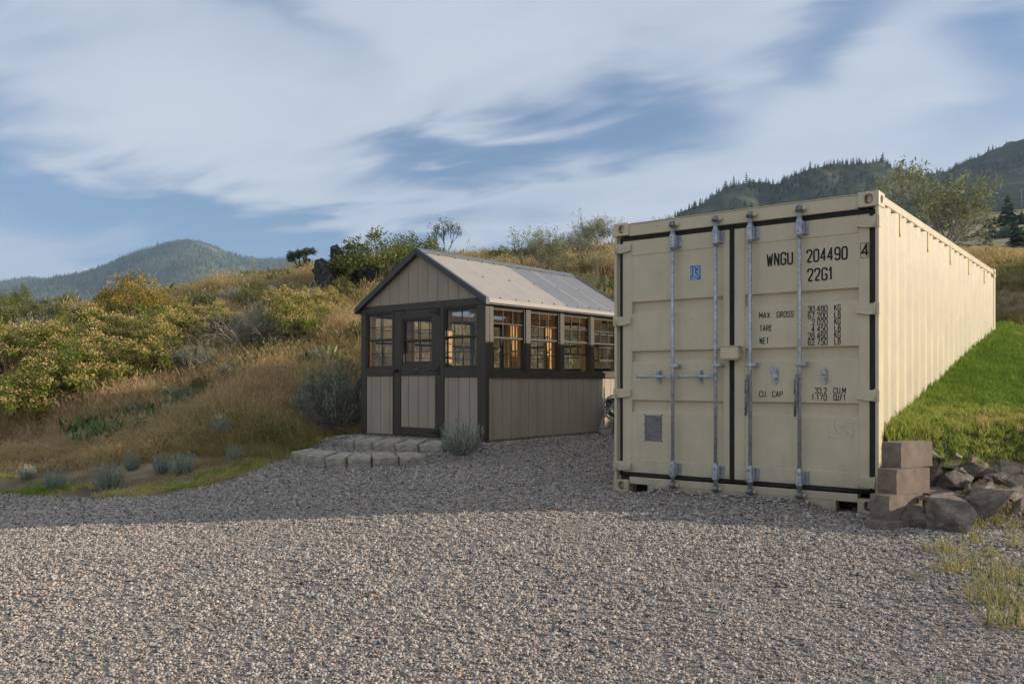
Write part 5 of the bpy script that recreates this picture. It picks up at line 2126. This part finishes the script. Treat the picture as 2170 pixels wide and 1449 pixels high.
for (px, py, h, w, lab, d) in [
        (1125, 590, 118, 1.0, 'open-branched bitterbrush on the skyline above the middle of the shed roof', None), (1205, 545, 62, 1.3, 'dark bitterbrush on the skyline left of the container', None), (1280, 535, 92, 1.1, 'dense bitterbrush touching the container corner on the skyline', None),
        (1418, 560, 110, .7, 'bush tip showing over the container door header', 24.0), (1958, 605, 228, 1.15, 'large pale bitterbrush rising behind the container side', 16.5), (1230, 640, 70, 1.3, 'bitterbrush on the slope right of the shed roof', None), (1255, 590, 60, 1.2, 'bitterbrush just left of the container', None),
        (1690, 520, 90, .6, 'yellow-green bush tip showing above the container roof', 26.0)]:
    place('olive', px, py, h, lab, 'bush', group='bitterbrush on the slopes', wide=w, d=d, k=1 if 'large pale' in lab else None)
# single trees on the skyline
t, _ = open_tree(500, 1.1, 4, 3, 16, .07, M_JUNI, M_BARK, 'juniper_tree', trunks=2, spread=.8, lean=.3, needle=.5, cl=.07, rad=.02)
x, y, z = ground_hit(637, 566, 4, 60)
t.location = (x, y, z - .02)
t.scale = [52 * y / F_PX / 1.1] * 3
tag(t, 'small wind-shaped juniper alone on the grassy skyline', 'tree')
t, _ = open_tree(507, 1.4, 4, 3, 3, .05, M_JUNI, M_TWIGD, 'dead_juniper', trunks=3, spread=.5, lean=.18, needle=.4, cl=.05, rad=.016, up=.2)
x, y, z = ground_hit(942, 524, 4, 60)
t.location = (x, y, z - .02)
t.scale = [88 * y / F_PX / 1.4] * 3
tag(t, 'half-dead dark juniper with bare branches behind the shed peak', 'tree')
for px, py, h, w, lab, d in [(45, 662, 58, .6, 'grey-green round tree at the left beyond the bushes', 70.0), (8, 676, 62, .6, 'dark round tree at the far left frame edge', 66.0), (152, 662, 46, .8, 'round dark tree beside the pale distant field', 74.0)]:
    o = place('green', px, py, h, lab, 'tree', name='round_tree', group='trees in the left valley', wide=w, d=d)
    o.location.z = CAM_H + (HOR - py) * d / F_PX
for kind, L in (('sage', ((490, 800, 34), (600, 800, 30), (680, 770, 34), (390, 850, 36), (470, 870, 34), (300, 880, 36), (720, 730, 30), (630, 850, 30))), ('green', ((520, 790, 36), (660, 810, 34), (740, 800, 36), (430, 830, 34), (560, 770, 32), (690, 720, 30)))):
    for px, py, h in L:
        place(kind, px, py, h, 'small grey-green sage clump in the hillside grass' if kind == 'sage' else 'small leafy clump in the hillside grass', 'bush', group='small ' + kind + ' clumps on the slope', wide=1.2)
drop_unused()

# rock outcrop and boulder on the hill
oc = None
x, y, z = ground_hit(735, 600, 4, 60)
oc = empty('rock_outcrop', (x, y, z))
tag(oc, 'dark jagged rock outcrop among bushes on the hill left of the shed', 'rock')
r_ = random.Random(12)
for (dx, py, w_, h_) in ((-95, 650, 60, 40), (-60, 625, 60, 50), (-40, 600, 50, 45), (-15, 590, 60, 60), (10, 560, 50, 70), (30, 590, 60, 60), (50, 620, 60, 40), (-20, 640, 60, 36), (70, 600, 50, 60), (-75, 640, 40, 30), (5, 620, 60, 40)):
    s = y / F_PX
    o = linkmesh('outcrop_rock', rock_mesh(r_.randrange(9999), w_ * s * 1.1, w_ * s, h_ * s * 1.3, 14, .05), oc)
    o.data.materials.append(M_ROCKD)
    wx = (735 + dx - 1085) / F_PX * y
    wz = CAM_H + (HOR - py) * y / F_PX
    o.location = (wx - x, r_.uniform(-1.3, -.4), wz - z - .12)
    o.rotation_euler = (r_.uniform(-.4, .4), r_.uniform(-.4, .4), r_.uniform(0, 3))
x, y, z = ground_hit(577, 628, 4, 60)
o = linkmesh('boulder', rock_mesh(77, .55, .5, .42, 18, .02))
o.data.materials.append(rock_mat('pale_boulder_rock', (.17, .18, .175), (.25, .26, .25), (.33, .33, .31)))
o.location = (x, y, z + .1)
tag(o, 'pale grey boulder half sunk in the upper hillside', 'rock')


# ------------------------------------------------------------------ grass
def tuft(seed, n, h, w, bw, lean=.35, heads=0.0, n_seg=2):
    r = random.Random(seed)
    m = MB()
    for k in range(n):
        a = r.uniform(0, 6.283)
        b = Vector((r.gauss(0, .3) * w, r.gauss(0, .3) * w, 0))
        ln = h * r.uniform(.45, 1.05)
        d = Vector((math.cos(a) * lean * r.random(), math.sin(a) * lean * r.random(), 1)).normalized()
        side = Vector((-math.sin(a + r.uniform(-1, 1)), math.cos(a + r.uniform(-1, 1)), 0)).normalized()
        p1 = b + d * ln * .55
        p2 = p1 + (d + Vector((math.cos(a), math.sin(a), -.15)) * lean * 1.1).normalized() * ln * .45
        w0 = bw * r.uniform(.7, 1.3)
        m.add([b - side * w0, b + side * w0, p1 + side * w0 * .8, p1 - side * w0 * .8, p2], [(0, 1, 2, 3), (3, 2, 4)])
        if r.random() < heads:
            q = p2 + (p2 - p1).normalized() * ln * .12
            s2 = side * bw * 2.4
            m.add([p2 - (p2 - p1) * .25, p2 + s2, q, p2 - s2], [(0, 1, 2, 3)])
    return m


M_DRY = ramp_mat('dry_grass', C_((0, (.15, .165, .045)), (.2, (.31, .275, .09)), (.45, (.52, .39, .18)), (.7, (.66, .50, .26)), (.86, (.50, .32, .17)), (1, (.74, .60, .35))), atype='INSTANCER', transl=.5)
M_LAWN = ramp_mat('lawn_grass', C_((0, (.122, .211, .029)), (.4, (.236, .350, .057)), (.7, (.390, .439, .098)), (.88, (.585, .504, .179)), (1, (.731, .569, .276))), atype='INSTANCER', transl=.45)
M_FORB = ramp_mat('forb_leaves', C_((0, (.070, .112, .035)), (.4, (.154, .203, .070)), (.7, (.294, .322, .140)), (1, (.476, .476, .266))), atype='INSTANCER', transl=.25)


def view_points(n, d0, d1, keep, power=.5, wide=.74):
    """random ground positions inside the view wedge, denser near the camera"""
    u = rng.random(n)
    d = d0 * (d1 / d0) ** (u ** (1 / (2 * power)) if power != .5 else u)
    x = rng.uniform(-wide, wide, n) * d + rng.uniform(-.8, .8, n)
    k = keep(x, d)
    return x[k], d[k]


def off_built(x, y, mg=.05):
    a, b = c_local(x, y)
    g1, g2 = g_local(x, y)
    return ~((a > -mg) & (a < CW + mg) & (b > -mg) & (b < CL + mg)) & ~((g1 > -mg) & (g1 < GW + mg) & (g2 > -mg - .1) & (g2 < GL + mg))


def hill_grass():
    def keep(x, y):
        return (gravel_out(x, y) > .6) & (lawn_mask(x, y) < .3) & off_built(x, y) & (x < .30 * y + 1.0)
    x, y = view_points(44000, 8.8, 34, keep, .5)
    lowz = terrain(x, y) + .05 - np.interp(x, [-9, -5, -3, 3], [-.3, -.2, .05, .2])
    k = (lowz > .22) | (fbm(x, y, 1.1, 4) + .05 > rng.random(len(x)) * .5 - .1)
    x, y = x[k], y[k]
    r = np.hypot(x, y)
    # knee-high straw on the slope, short worn turf close to the gravel
    edge = smooth01((terrain(x, y) + .05 - np.interp(x, [-9, -5, -3, 3], [-.3, -.2, .05, .2])) / .55)
    hgt = (.22 + .78 * edge) * (.35 + 1.5 * vnoise(x * .9, y * .9) ** 2) * np.interp(y, [9, 14, 22, 30], [.95, 1, .85, .6])
    z = terrain(x, y)
    n = len(x)
    patch = .64 + .7 * fbm(x, y, .35, 4) + .12 * rng.normal(size=n)
    low = edge < .35
    patch = np.where(low, patch * .7 + .1, patch)
    s = hgt * np.exp(rng.normal(0, .22, n))
    sc = np.c_[np.ones(n) * (.75 + .35 * s), np.ones(n) * (.75 + .35 * s), s]
    sc[:, :2] *= np.clip(1 + (y - 14) * .03, 1, 1.5)[:, None]
    rot = np.c_[rng.normal(0, .12, n), rng.normal(0, .12, n), rng.uniform(0, 6.28, n)]
    protos = [tuft(600 + k, 30, .36, .26, .0040, .55, .25) for k in range(5)]
    scatter('dry_grass', protos, np.c_[x, y, z - .01], rot, sc, patch.clip(0, 1), [M_DRY], 'straw-coloured dry grass covering the hillside', 'grass')
    # tall seeding stalks standing above the rest
    x, y = view_points(1300, 11.0, 26, lambda a, b: keep(a, b) & (terrain(a, b) > .25), .5)
    n = len(x)
    protos = [tuft(640 + k, 8, .55, .12, .0034, .32, 1.0) for k in range(4)]
    s = np.exp(rng.normal(0, .25, n)) * .8
    scatter('seed_stalks', protos, np.c_[x, y, terrain(x, y)], np.c_[rng.normal(0, .1, n), rng.normal(0, .1, n), rng.uniform(0, 6.28, n)], np.repeat(s[:, None], 3, 1), rng.uniform(.4, 1, n), [M_DRY], 'tall dry seed stalks standing above the hillside grass', 'grass')
    # leafy weeds scattered through the grass
    x, y = view_points(6000, 11.5, 34, lambda a, b: keep(a, b) & (fbm(a, b, .5, 3) > -.02) & (terrain(a, b) > .05), .5)
    n = len(x)
    protos = []
    for k in range(4):
        m = MB()
        r = random.Random(650 + k)
        for q in range(26):
            a = r.uniform(0, 6.28)
            b = Vector((r.gauss(0, .08), r.gauss(0, .08), 0))
            d = Vector((math.cos(a) * .8, math.sin(a) * .8, r.uniform(.5, 1.6))).normalized()
            L = r.uniform(.10, .22)
            s_ = Vector((-math.sin(a), math.cos(a), 0)) * L * .13
            c = b + d * L * .55
            m.add([b, c + s_, b + d * L, c - s_], [(0, 1, 2, 3)])
        protos.append(m)
    s = np.exp(rng.normal(0, .25, n)).clip(.5, 1.7)
    scatter('hill_weeds', protos, np.c_[x, y, terrain(x, y)], np.c_[rng.normal(0, .1, n), rng.normal(0, .1, n), rng.uniform(0, 6.28, n)], np.repeat(s[:, None], 3, 1), rng.random(n), [M_FORB], 'low leafy weeds growing through the dry hillside grass', 'weeds')


def lawn_grass():
    def keep(x, y):
        a, b = c_local(x, y)
        return (lawn_mask(x, y) > .62) & off_built(x, y, .0) & (a > CW)
    n0 = 72000
    x, y = rng.uniform(2.9, 13.0, n0), rng.uniform(6.3, 14, n0)
    k = keep(x, y) & (x < .66 * y + 3.0)
    x, y = x[k], y[k]
    k = rng.random(len(x)) < np.clip(9 / y, .3, 1) ** 1.5
    x, y = x[k], y[k]
    n = len(x)
    t = .42 + .6 * fbm(x, y, .7, 4) + .1 * rng.normal(size=n)
    ed = np.interp(x, [3.05, 3.6, 4.2, 6, 9], [6.72, 6.85, 7.1, 6.9, 6.4])
    t = t + .35 * np.exp(-((y - ed - .25) / .35) ** 2)
    s = (.85 + .35 * vnoise(x * 1.4, y * 1.4)) * np.exp(rng.normal(0, .2, n))
    a, b = c_local(x, y)
    s = s * (1 + .45 * np.exp(-((a - CW) / .10) ** 2))
    protos = [tuft(700 + k, 22, .072, .05, .0022, .75) for k in range(5)]
    scatter('lawn_grass', protos, np.c_[x, y, terrain(x, y) - .004], np.c_[rng.normal(0, .15, n), rng.normal(0, .15, n), rng.uniform(0, 6.28, n)], np.c_[s * 1.2, s * 1.2, s], t.clip(0, 1), [M_LAWN], 'bright green lawn grass beside the container', 'grass')
    # coarse darker grass of the bank behind the lawn
    n0 = 26000
    x, y = rng.uniform(4.5, 22, n0), rng.uniform(11.5, 32, n0)
    a, b = c_local(x, y)
    k = (lawn_mask(x, y) < .6) & off_built(x, y) & (b > CL + .1) & (x > .34 * y) & (x < .68 * y + 1)
    x, y = x[k], y[k]
    n = len(x)
    protos = [tuft(720 + k, 26, .13, .16, .004, .8) for k in range(4)]
    s = np.exp(rng.normal(0, .2, n)) * np.clip(y / 14, 1, 1.3)
    t = .10 + .22 * (fbm(x, y, .4, 3) + .4) + .30 * smooth01((y - 14.0) / 2.5)
    scatter('bank_grass', protos, np.c_[x, y, terrain(x, y) - .01], np.c_[rng.normal(0, .15, n), rng.normal(0, .15, n), rng.uniform(0, 6.28, n)], np.c_[s, s, s], t.clip(0, 1), [M_DRY], 'coarse rough grass on the bank behind the container', 'grass')


def turf_edge():
    """short mown green strip between gravel and hillside"""
    n0 = 26000
    x, y = rng.uniform(-7.5, -2.2, n0), rng.uniform(8.6, 14.0, n0)
    go = gravel_out(x, y)
    inn = gravel_out(x + .35, y - .75) < .5
    k = (go > .45) & inn & off_built(x, y, .1) & (rng.random(n0) < .38 + fbm(x, y, 1.1, 3))
    x, y = x[k], y[k]
    n = len(x)
    s = (.55 + .4 * vnoise(x * 2, y * 2)) * np.exp(rng.normal(0, .2, n))
    protos = [tuft(740 + k, 20, .09, .06, .0028, .8) for k in range(4)]
    t = .80 + .6 * fbm(x, y, .8, 3) + .1 * rng.normal(size=n)
    scatter('edge_turf', protos, np.c_[x, y, terrain(x, y) - .004], np.c_[rng.normal(0, .15, n), rng.normal(0, .15, n), rng.uniform(0, 6.28, n)], np.c_[s * 1.4, s * 1.4, s], t.clip(0, 1), [M_LAWN], 'short dull green turf along the gravel edge', 'grass')


hill_grass()
lawn_grass()
turf_edge()

# single grass tufts at the right-hand edge of the drive
M_TUFT = ramp_mat('tuft_blades', C_((0, (.078, .130, .023)), (.4, (.169, .221, .046)), (.7, (.429, .364, .130)), (1, (.611, .481, .247))), transl=.3)
_tp = []
for k in range(4):
    m = tuft(760 + k, 70, .145, .14, .0018, .85, .12)
    me = m.mesh('grass_tuft')
    a = me.attributes.new('tint', 'FLOAT', 'FACE')
    fv, last = [], .3
    rr = random.Random(k)
    for f in m.f:
        if len(f) == 4:
            last = min(1, max(0, rr.gauss(.68, .25)))
        fv.append(last)
    a.data.foreach_set('value', fv)
    me.materials.append(M_TUFT)
    _tp.append(me)
for (px, py, sx, sz, lab) in [
        (2003, 1172, 1.0, 1.0, 'small green and straw grass tuft nearest the rock bank on the drive edge'), (1962, 1168, .7, .45, 'low flattened grass wisp left of the small drive-edge tuft'), (2065, 1150, .8, .9, 'straw-topped tuft below the largest boulder'),
        (2010, 1212, .9, .8, 'low spreading tuft in the gravel below the small drive-edge tuft'), (2045, 1200, .9, .8, 'straw tuft between the low tuft and the big clumps'), (2090, 1180, .9, .55, 'dark green low tuft beside bare soil'),
        (2152, 1160, .6, 1.1, 'reddish dry tuft near the right frame edge'), (2112, 1232, 1.2, 1.3, 'tall straw and green clump at the right drive edge'), (2085, 1268, 1.3, 1.2, 'dense green clump left of the tall straw clump'),
        (2135, 1282, 1.2, 1.1, 'pinkish straw clump right of the dense green clump'), (2160, 1335, 1.5, 1.3, 'largest green clump in the lower right corner'), (2060, 1120, .9, .8, 'dark tuft at the foot of the largest boulder'),
        (2100, 1105, 1.1, .9, 'dark green tuft below the tilted brown rock'), (2150, 1085, 1.3, 1.0, 'dark green tuft at the right end of the rock bank'), (2140, 1120, .7, .6, 'tiny tuft on the bare soil path'), (1940, 1226, .35, .35, 'tiny green sprout in the gravel'), (2165, 1240, 1.0, 1.0, 'green clump at the right frame edge')]:
    x, y, z = ground_hit(px, py, 2.5, 12)
    o = linkmesh('grass_tuft', random.choice(_tp))
    o.location = (x, y, z - .005)
    o.rotation_euler = (0, 0, random.uniform(0, 6.28))
    o.scale = (sx * 1.15, sx * 1.15, sz * 1.25)
    tag(o, lab, 'grass tuft', 'grass tufts at the drive edge')

# ------------------------------------------------------------------ distant hills
def hill_mat(name, cols, scale):
    m = bpy.data.materials.new(name)
    m.use_nodes = True
    nt = m.node_tree
    nd, lk = nt.nodes, nt.links
    b = nd['Principled BSDF']
    b.inputs['Roughness'].default_value = 1
    b.inputs['Specular IOR Level'].default_value = 0
    tc = N(nd, 'ShaderNodeTexCoord')
    nz = N(nd, 'ShaderNodeTexNoise')
    nz.inputs['Scale'].default_value = scale
    nz.inputs['Detail'].default_value = 9
    nz.inputs['Roughness'].default_value = .68
    lk.new(tc.outputs['Object'], nz.inputs['Vector'])
    cr = N(nd, 'ShaderNodeValToRGB')
    e = cr.color_ramp.elements
    while len(e) < len(cols):
        e.new(.5)
    for i, (p, c) in enumerate(cols):
        e[i].position = p
        e[i].color = (*c, 1)
    lk.new(nz.outputs[0], cr.inputs[0])
    lk.new(cr.outputs[0], b.inputs['Base Color'])
    return m


HILLS = {}


def make_hill(key, crest, d_base, d_crest, base_py, mat, nx=160, ny=56, rough=1.0, seed=0):
    """ridge whose crest line stands at d_crest metres; a heightfield from its foot to its back slope"""
    px = np.linspace(crest[0][0], crest[-1][0], nx)
    cpy = np.interp(px, [c[0] for c in crest], [c[1] for c in crest])
    k = np.ones(5) / 5
    cpy = np.convolve(np.pad(cpy, 2, 'edge'), k, 'valid')
    bpy_ = np.interp(px, [c[0] for c in base_py], [c[1] for c in base_py])
    t = np.linspace(0, 1.5, ny)
    Tt, Px = np.meshgrid(t, px, indexing='ij')
    ang = (Px - 1085) / F_PX
    D = d_base + (d_crest - d_base) * Tt
    zc = CAM_H + (HOR - cpy)[None, :] * d_crest / F_PX
    zb = CAM_H + (HOR - bpy_)[None, :] * d_base / F_PX - 6
    sh = np.where(Tt <= 1, np.sin(np.clip(Tt, 0, 1) * math.pi / 2) ** 1.15, 1 - (Tt - 1) ** 1.2 * .9)
    Z = zb + (zc - zb) * sh
    X = ang * D
    amp = rough * (d_crest / 900) * 9
    taper = np.where(Tt < 1, np.clip((1 - Tt) * 4, .12, 1), .3) * np.clip(Tt * 6, 0, 1)
    Z = Z + taper * amp * 1.6 * fbm(X + seed * 37, D, 5.0 / (d_crest - d_base), 5)
    # gullies running down the slope
    Z = Z + taper * amp * 1.1 * (np.abs(fbm(X * 2.2 + seed * 11, D * .35, 5.0 / (d_crest - d_base), 4)) - .3)
    v = np.c_[X.ravel(), D.ravel(), Z.ravel()]
    i = np.arange(nx * ny).reshape(ny, nx)
    f = np.stack([i[:-1, :-1], i[:-1, 1:], i[1:, 1:], i[1:, :-1]], -1).reshape(-1, 4)
    me = bpy.data.meshes.new('hill')
    me.from_pydata(v.tolist(), [], f.tolist())
    me.polygons.foreach_set('use_smooth', np.ones(len(f), bool))
    me.materials.append(mat)
    o = tag(linkmesh('hill', me), kind='structure')
    HILLS[key] = (px, t, X, D, Z)
    return o


M_HILLG = hill_mat('scrubby_hillside', [(.3, (.030, .040, .030)), (.48, (.058, .070, .045)), (.62, (.125, .118, .075)), (.8, (.085, .088, .055))], .03)
M_HILLB = hill_mat('burnt_forest_slope', [(.3, (.05, .075, .052)), (.5, (.095, .12, .082)), (.7, (.18, .185, .14))], .012)
make_hill('mid', [(1250, 560), (1330, 510), (1480, 455), (1535, 418), (1590, 406), (1640, 418), (1700, 392), (1760, 376), (1812, 370), (1860, 374), (1930, 392), (1990, 410), (2060, 440), (2150, 480), (2300, 520)], 430, 760, [(1250, 580), (2300, 560)], M_HILLG, seed=1)
make_hill('right', [(1700, 560), (1850, 440), (1930, 398), (2000, 388), (2040, 368), (2100, 350), (2170, 327), (2300, 285), (2500, 250), (2800, 270), (3200, 330)], 560, 1050, [(1700, 560), (2000, 500), (2170, 468), (2500, 480), (3200, 520)], M_HILLG, nx=200, seed=2, rough=1.3)
make_hill('left', [(-900, 660), (-500, 645), (-200, 630), (0, 618), (80, 612), (150, 604), (220, 585), (280, 558), (330, 538), (370, 525), (395, 522), (430, 530), (470, 550), (510, 563), (570, 569), (650, 573), (760, 582), (900, 596), (1200, 625), (1500, 650)], 1100, 2500, [(-900, 720), (1500, 720)], M_HILLB, nx=220, seed=3, rough=.8)
make_hill('horizon', [(-900, 640), (-300, 612), (-100, 606), (0, 602), (22, 597), (60, 603), (200, 610), (700, 640)], 2900, 3500, [(-900, 700), (700, 700)], M_HILLB, nx=60, ny=14, seed=4, rough=.3)


def hill_point(key, px, t):
    pxs, ts, X, D, Z = HILLS[key]
    j = np.interp(px, pxs, np.arange(len(pxs)))
    i = np.interp(t, ts, np.arange(len(ts)))
    j0, i0 = np.floor(j).astype(int).clip(0, len(pxs) - 2), np.floor(i).astype(int).clip(0, len(ts) - 2)
    fj, fi = j - j0, i - i0
    out = []
    for A in (X, D, Z):
        out.append((A[i0, j0] * (1 - fi) + A[i0 + 1, j0] * fi) * (1 - fj) + (A[i0, j0 + 1] * (1 - fi) + A[i0 + 1, j0 + 1] * fi) * fj)
    return out


# conifers
M_CON = ramp_mat('conifer_needles_far', C_((0, (.031, .050, .028)), (.5, (.056, .084, .042)), (1, (.105, .126, .063))), atype='INSTANCER', rough=.9)
M_SNAG = ramp_mat('burnt_snag_forest', C_((0, (.030, .048, .038)), (.45, (.065, .095, .068)), (.75, (.12, .145, .10)), (1, (.24, .24, .19))), atype='INSTANCER', rough=.9)
M_CON1 = ramp_mat('conifer_needles', C_((0, (.031, .050, .028)), (.5, (.063, .091, .042)), (1, (.126, .147, .070))), rough=.9, transl=.1)


def conifer(seed, layers=9, per=9, w=.20):
    """unit-height spruce: whorls of drooping boughs"""
    r = random.Random(seed)
    m = MB()
    for k in range(layers):
        t = k / (layers - 1)
        zc = .10 + .86 * t
        rad = w * (1 - t) ** .85 * r.uniform(.75, 1.15) + .012
        for q in range(per):
            a = 2 * math.pi * (q + r.random()) / per
            L = rad * r.uniform(.55, 1.25)
            wd = L * .45
            c, s = math.cos(a), math.sin(a)
            dz = -.05 - .04 * r.random()
            m.add([(0, 0, zc + .05), (c * L * .6 - s * wd, s * L * .6 + c * wd, zc + dz * .6), (c * L, s * L, zc + dz), (c * L * .6 + s * wd, s * L * .6 - c * wd, zc + dz * .6)], [(0, 1, 2, 3)])
    return m


def forest(name, key, n, px0, px1, t0, t1, h, mat, dens, label, sd_):
    g = np.random.default_rng(sd_)
    px, t = g.uniform(px0, px1, n), g.uniform(t0, t1, n)
    x, y, z = hill_point(key, px, t)
    k = fbm(x, y, dens[0], 4) + dens[1] > g.random(n) * dens[2]
    x, y, z = x[k], y[k], z[k]
    n = len(x)
    s = h * np.exp(g.normal(0, .28, n))
    protos = [conifer(800 + q, 7, 7, .19) for q in range(4)]
    scatter(name, protos, np.c_[x, y, z - .3], np.c_[np.zeros((n, 2)), g.uniform(0, 6.28, n)], np.c_[s * 1.3, s * 1.3, s], g.random(n), [mat], label, 'forest')


forest('conifer_wood', 'mid', 4200, 1330, 2150, .2, 1.02, 4.4, M_CON, (.018, .25, .55), 'scattered dark conifers covering the hill behind the container', 5)
forest('scrub_wood', 'right', 4200, 1850, 2350, .05, 1.02, 4.2, M_CON, (.015, .28, .6), 'sparse dark scrub and conifers on the far right mountain', 6)
forest('burnt_wood', 'left', 15000, -120, 850, .2, 1.01, 7.0, M_SNAG, (.006, .8, .5), 'thin grey-green trees covering the far left mountain', 7)

# conifers one can tell apart on the ridge and in the fields
_cm = []
for k in range(4):
    m = conifer(850 + k, 13, 11, .17 + .02 * k)
    me = m.mesh('conifer_crown')
    a = me.attributes.new('tint', 'FLOAT', 'FACE')
    a.data.foreach_set('value', [random.random() for _ in m.f])
    me.materials.append(M_CON1)
    tm = MB().tube([(0, 0, -.03), (0, 0, .5), (0, 0, .97)], [.016, .011, .002], 6).mesh('conifer_trunk')
    tm.materials.append(M_BARK)
    _cm.append((me, tm))


def pine(x, y, z, h, label, group, wide=1.0):
    cm_, tm = random.choice(_cm)
    o = empty('conifer_tree', (x, y, z))
    linkmesh('crown', cm_, o)
    linkmesh('trunk', tm, o)
    o.scale = (h * wide, h * wide, h)
    o.rotation_euler = (0, 0, random.uniform(0, 6.28))
    tag(o, label, 'tree', group)
    return o


RIDGE = 'first second third fourth fifth sixth seventh eighth ninth tenth eleventh twelfth thirteenth fourteenth fifteenth sixteenth seventeenth eighteenth nineteenth'.split()
for q_, (key, px, t, hp) in enumerate([('mid', 1578, 1.0, 11), ('mid', 1600, 1.0, 9), ('mid', 1742, 1.0, 14), ('mid', 1750, .98, 11), ('mid', 1770, .99, 12), ('mid', 1838, 1.0, 13), ('mid', 1870, 1.0, 11), ('mid', 1893, 1.0, 14), ('mid', 1905, 1.0, 12), ('mid', 1925, 1.0, 14),
                       ('right', 1945, 1.0, 20), ('right', 1962, 1.0, 16), ('right', 1985, 1.0, 22), ('right', 1996, 1.0, 18), ('right', 2012, 1.0, 16), ('right', 2030, 1.0, 12), ('right', 2058, 1.0, 12), ('right', 2068, 1.0, 14), ('right', 2130, 1.0, 8)]):
    x, y, z = [float(q) for q in hill_point(key, np.array([px]), np.array([t]))]
    pine(x, y, z - .4, hp * y / F_PX * .72, RIDGE[q_] + ' of the small dark conifers from the left along the ridge', 'conifers along the ridge', 1.15)
for key, px, t, hp, lab in [('mid', 1788, 1.0, 17, 'ragged conifer standing alone on the middle hilltop'), ('mid', 1812, 1.0, 22, 'tallest pair-like conifer on the middle hilltop'), ('right', 2101, 1.0, 24, 'single tall conifer on the steep right-hand ridge')]:
    x, y, z = [float(q) for q in hill_point(key, np.array([px]), np.array([t]))]
    pine(x, y, z - .4, hp * y / F_PX * 1.1, lab, None, 1.2)


def far_hit(px, py, d0=40, d1=500):
    d = np.geomspace(d0, d1, 900)
    x = (px - 1085) / F_PX * d
    z = CAM_H + (HOR - py) * d / F_PX
    t = terrain(x, d)
    k = np.nonzero(z <= t)[0]
    j = k[0] if len(k) else int(np.argmin(np.abs(z - t)))
    return float(x[j]), float(d[j]), float(t[j])


for px, py, hp, w, lab in [(2136, 478, 72, 1.7, 'tall pale-sided pine in the field near the utility pole'), (2156, 545, 74, 2.4, 'broad dark pine at the right edge of the far field'), (2094, 482, 22, 3.0, 'dark round tree in the middle of the far field'),
                           (2108, 474, 18, 2.8, 'small tree right of the dark round one in the far field'), (2165, 475, 30, 2.6, 'dark tree at the right frame edge of the far field'), (2128, 500, 22, 2.8, 'small tree low in the far field'), (2066, 505, 12, 1.9, 'tiny bush-like tree in the far field'),
                           (2070, 455, 18, 1.4, 'small tree at the upper edge of the far field')]:
    x, y, z = far_hit(px, py)
    pine(x, y, z - .1, hp * y / F_PX, lab, 'trees in the far field', w)
# low dark scrub dotted over the far fields
n0 = 2600
x, y = rng.uniform(20, 330, n0), np.geomspace(34, 430, n0)
k = (x > .40 * y) & (x < .68 * y) & (fbm(x, y, .022, 4) > .02)
x, y = x[k], y[k]
n = len(x)
protos = []
for q in range(4):
    r = random.Random(970 + q)
    m = MB()
    for i in range(46):
        a, e = r.uniform(0, 6.28), r.uniform(0, 1.2)
        c = Vector((math.cos(a) * math.cos(e), math.sin(a) * math.cos(e), .75 * math.sin(e))) * r.uniform(.5, 1)
        u_ = Vector((r.gauss(0, 1), r.gauss(0, 1), r.gauss(0, 1))).normalized() * .3
        w_ = c.cross(u_).normalized() * .22
        m.add([c - u_, c + w_, c + u_, c - w_], [(0, 1, 2, 3)])
    protos.append(m)
s = np.exp(rng.normal(0, .4, n)) * np.clip(y / 160, .35, 1.3)
scatter('field_scrub', protos, np.c_[x, y, terrain(x, y)], np.c_[np.zeros((n, 2)), rng.uniform(0, 6.28, n)], np.c_[s * 1.3, s * 1.3, s], rng.random(n), [M_CON], 'low dark scrub dotted over the far fields', 'scrub')

# utility pole and two wires
M_POLE = material('weathered_pole', (.30, .25, .19), rough=.9, var=.2)
M_WIRE = material('bare_wire', (.38, .36, .33), rough=.5, metal=.3)
px_, pd = 2165, 330.0
x0 = (px_ - 1085) / F_PX * pd
zb = tz(x0, pd)
pole = tag(empty('utility_pole', (x0, pd, zb)), 'thin weathered utility pole in the far field at right', 'pole')
ztop = CAM_H + (HOR - 400) * pd / F_PX
MB().tube([(0, 0, -.5), (0, 0, ztop - zb)], [.16, .11], 8).build('shaft', M_POLE, pole)
MB().box(-1.1, 1.1, -.06, .06, ztop - zb - .7, ztop - zb - .58).build('crossarm', M_POLE, pole)
for (pa, pb, lab) in (((2000, 407), (2300, 362), 'upper power line crossing the mountain side'), ((2010, 446), (2300, 402), 'lower power line crossing the mountain foot')):
    q = []
    for k in range(13):
        t = k / 12
        px, py = pa[0] + (pb[0] - pa[0]) * t, pa[1] + (pb[1] - pa[1]) * t + 4 * 4 * t * (1 - t)
        q.append(P(px, py, pd + 40 - 30 * t))
    w_ = MB().tube(q, .035, 5).build('power_line', M_WIRE)
    tag(w_, lab, 'wire')

# ------------------------------------------------------------------ air
def make_haze(density):
    m = bpy.data.materials.new('thin_haze')
    m.use_nodes = True
    nd, lk = m.node_tree.nodes, m.node_tree.links
    nd.remove(nd['Principled BSDF'])
    v = N(nd, 'ShaderNodeVolumePrincipled')
    v.inputs['Color'].default_value = (.58, .78, 1.0, 1)
    v.inputs['Density'].default_value = density
    v.inputs['Anisotropy'].default_value = .1
    lk.new(v.outputs[0], nd['Material Output'].inputs['Volume'])
    o = MB().box(-7000, 7000, -500, 5200, -40, 470).build('haze', m)
    o.display_type = 'WIRE'
    tag(o, 'thin blue-grey haze in the air', 'haze', kind='stuff')


if HAZE:
    make_haze(HAZE)
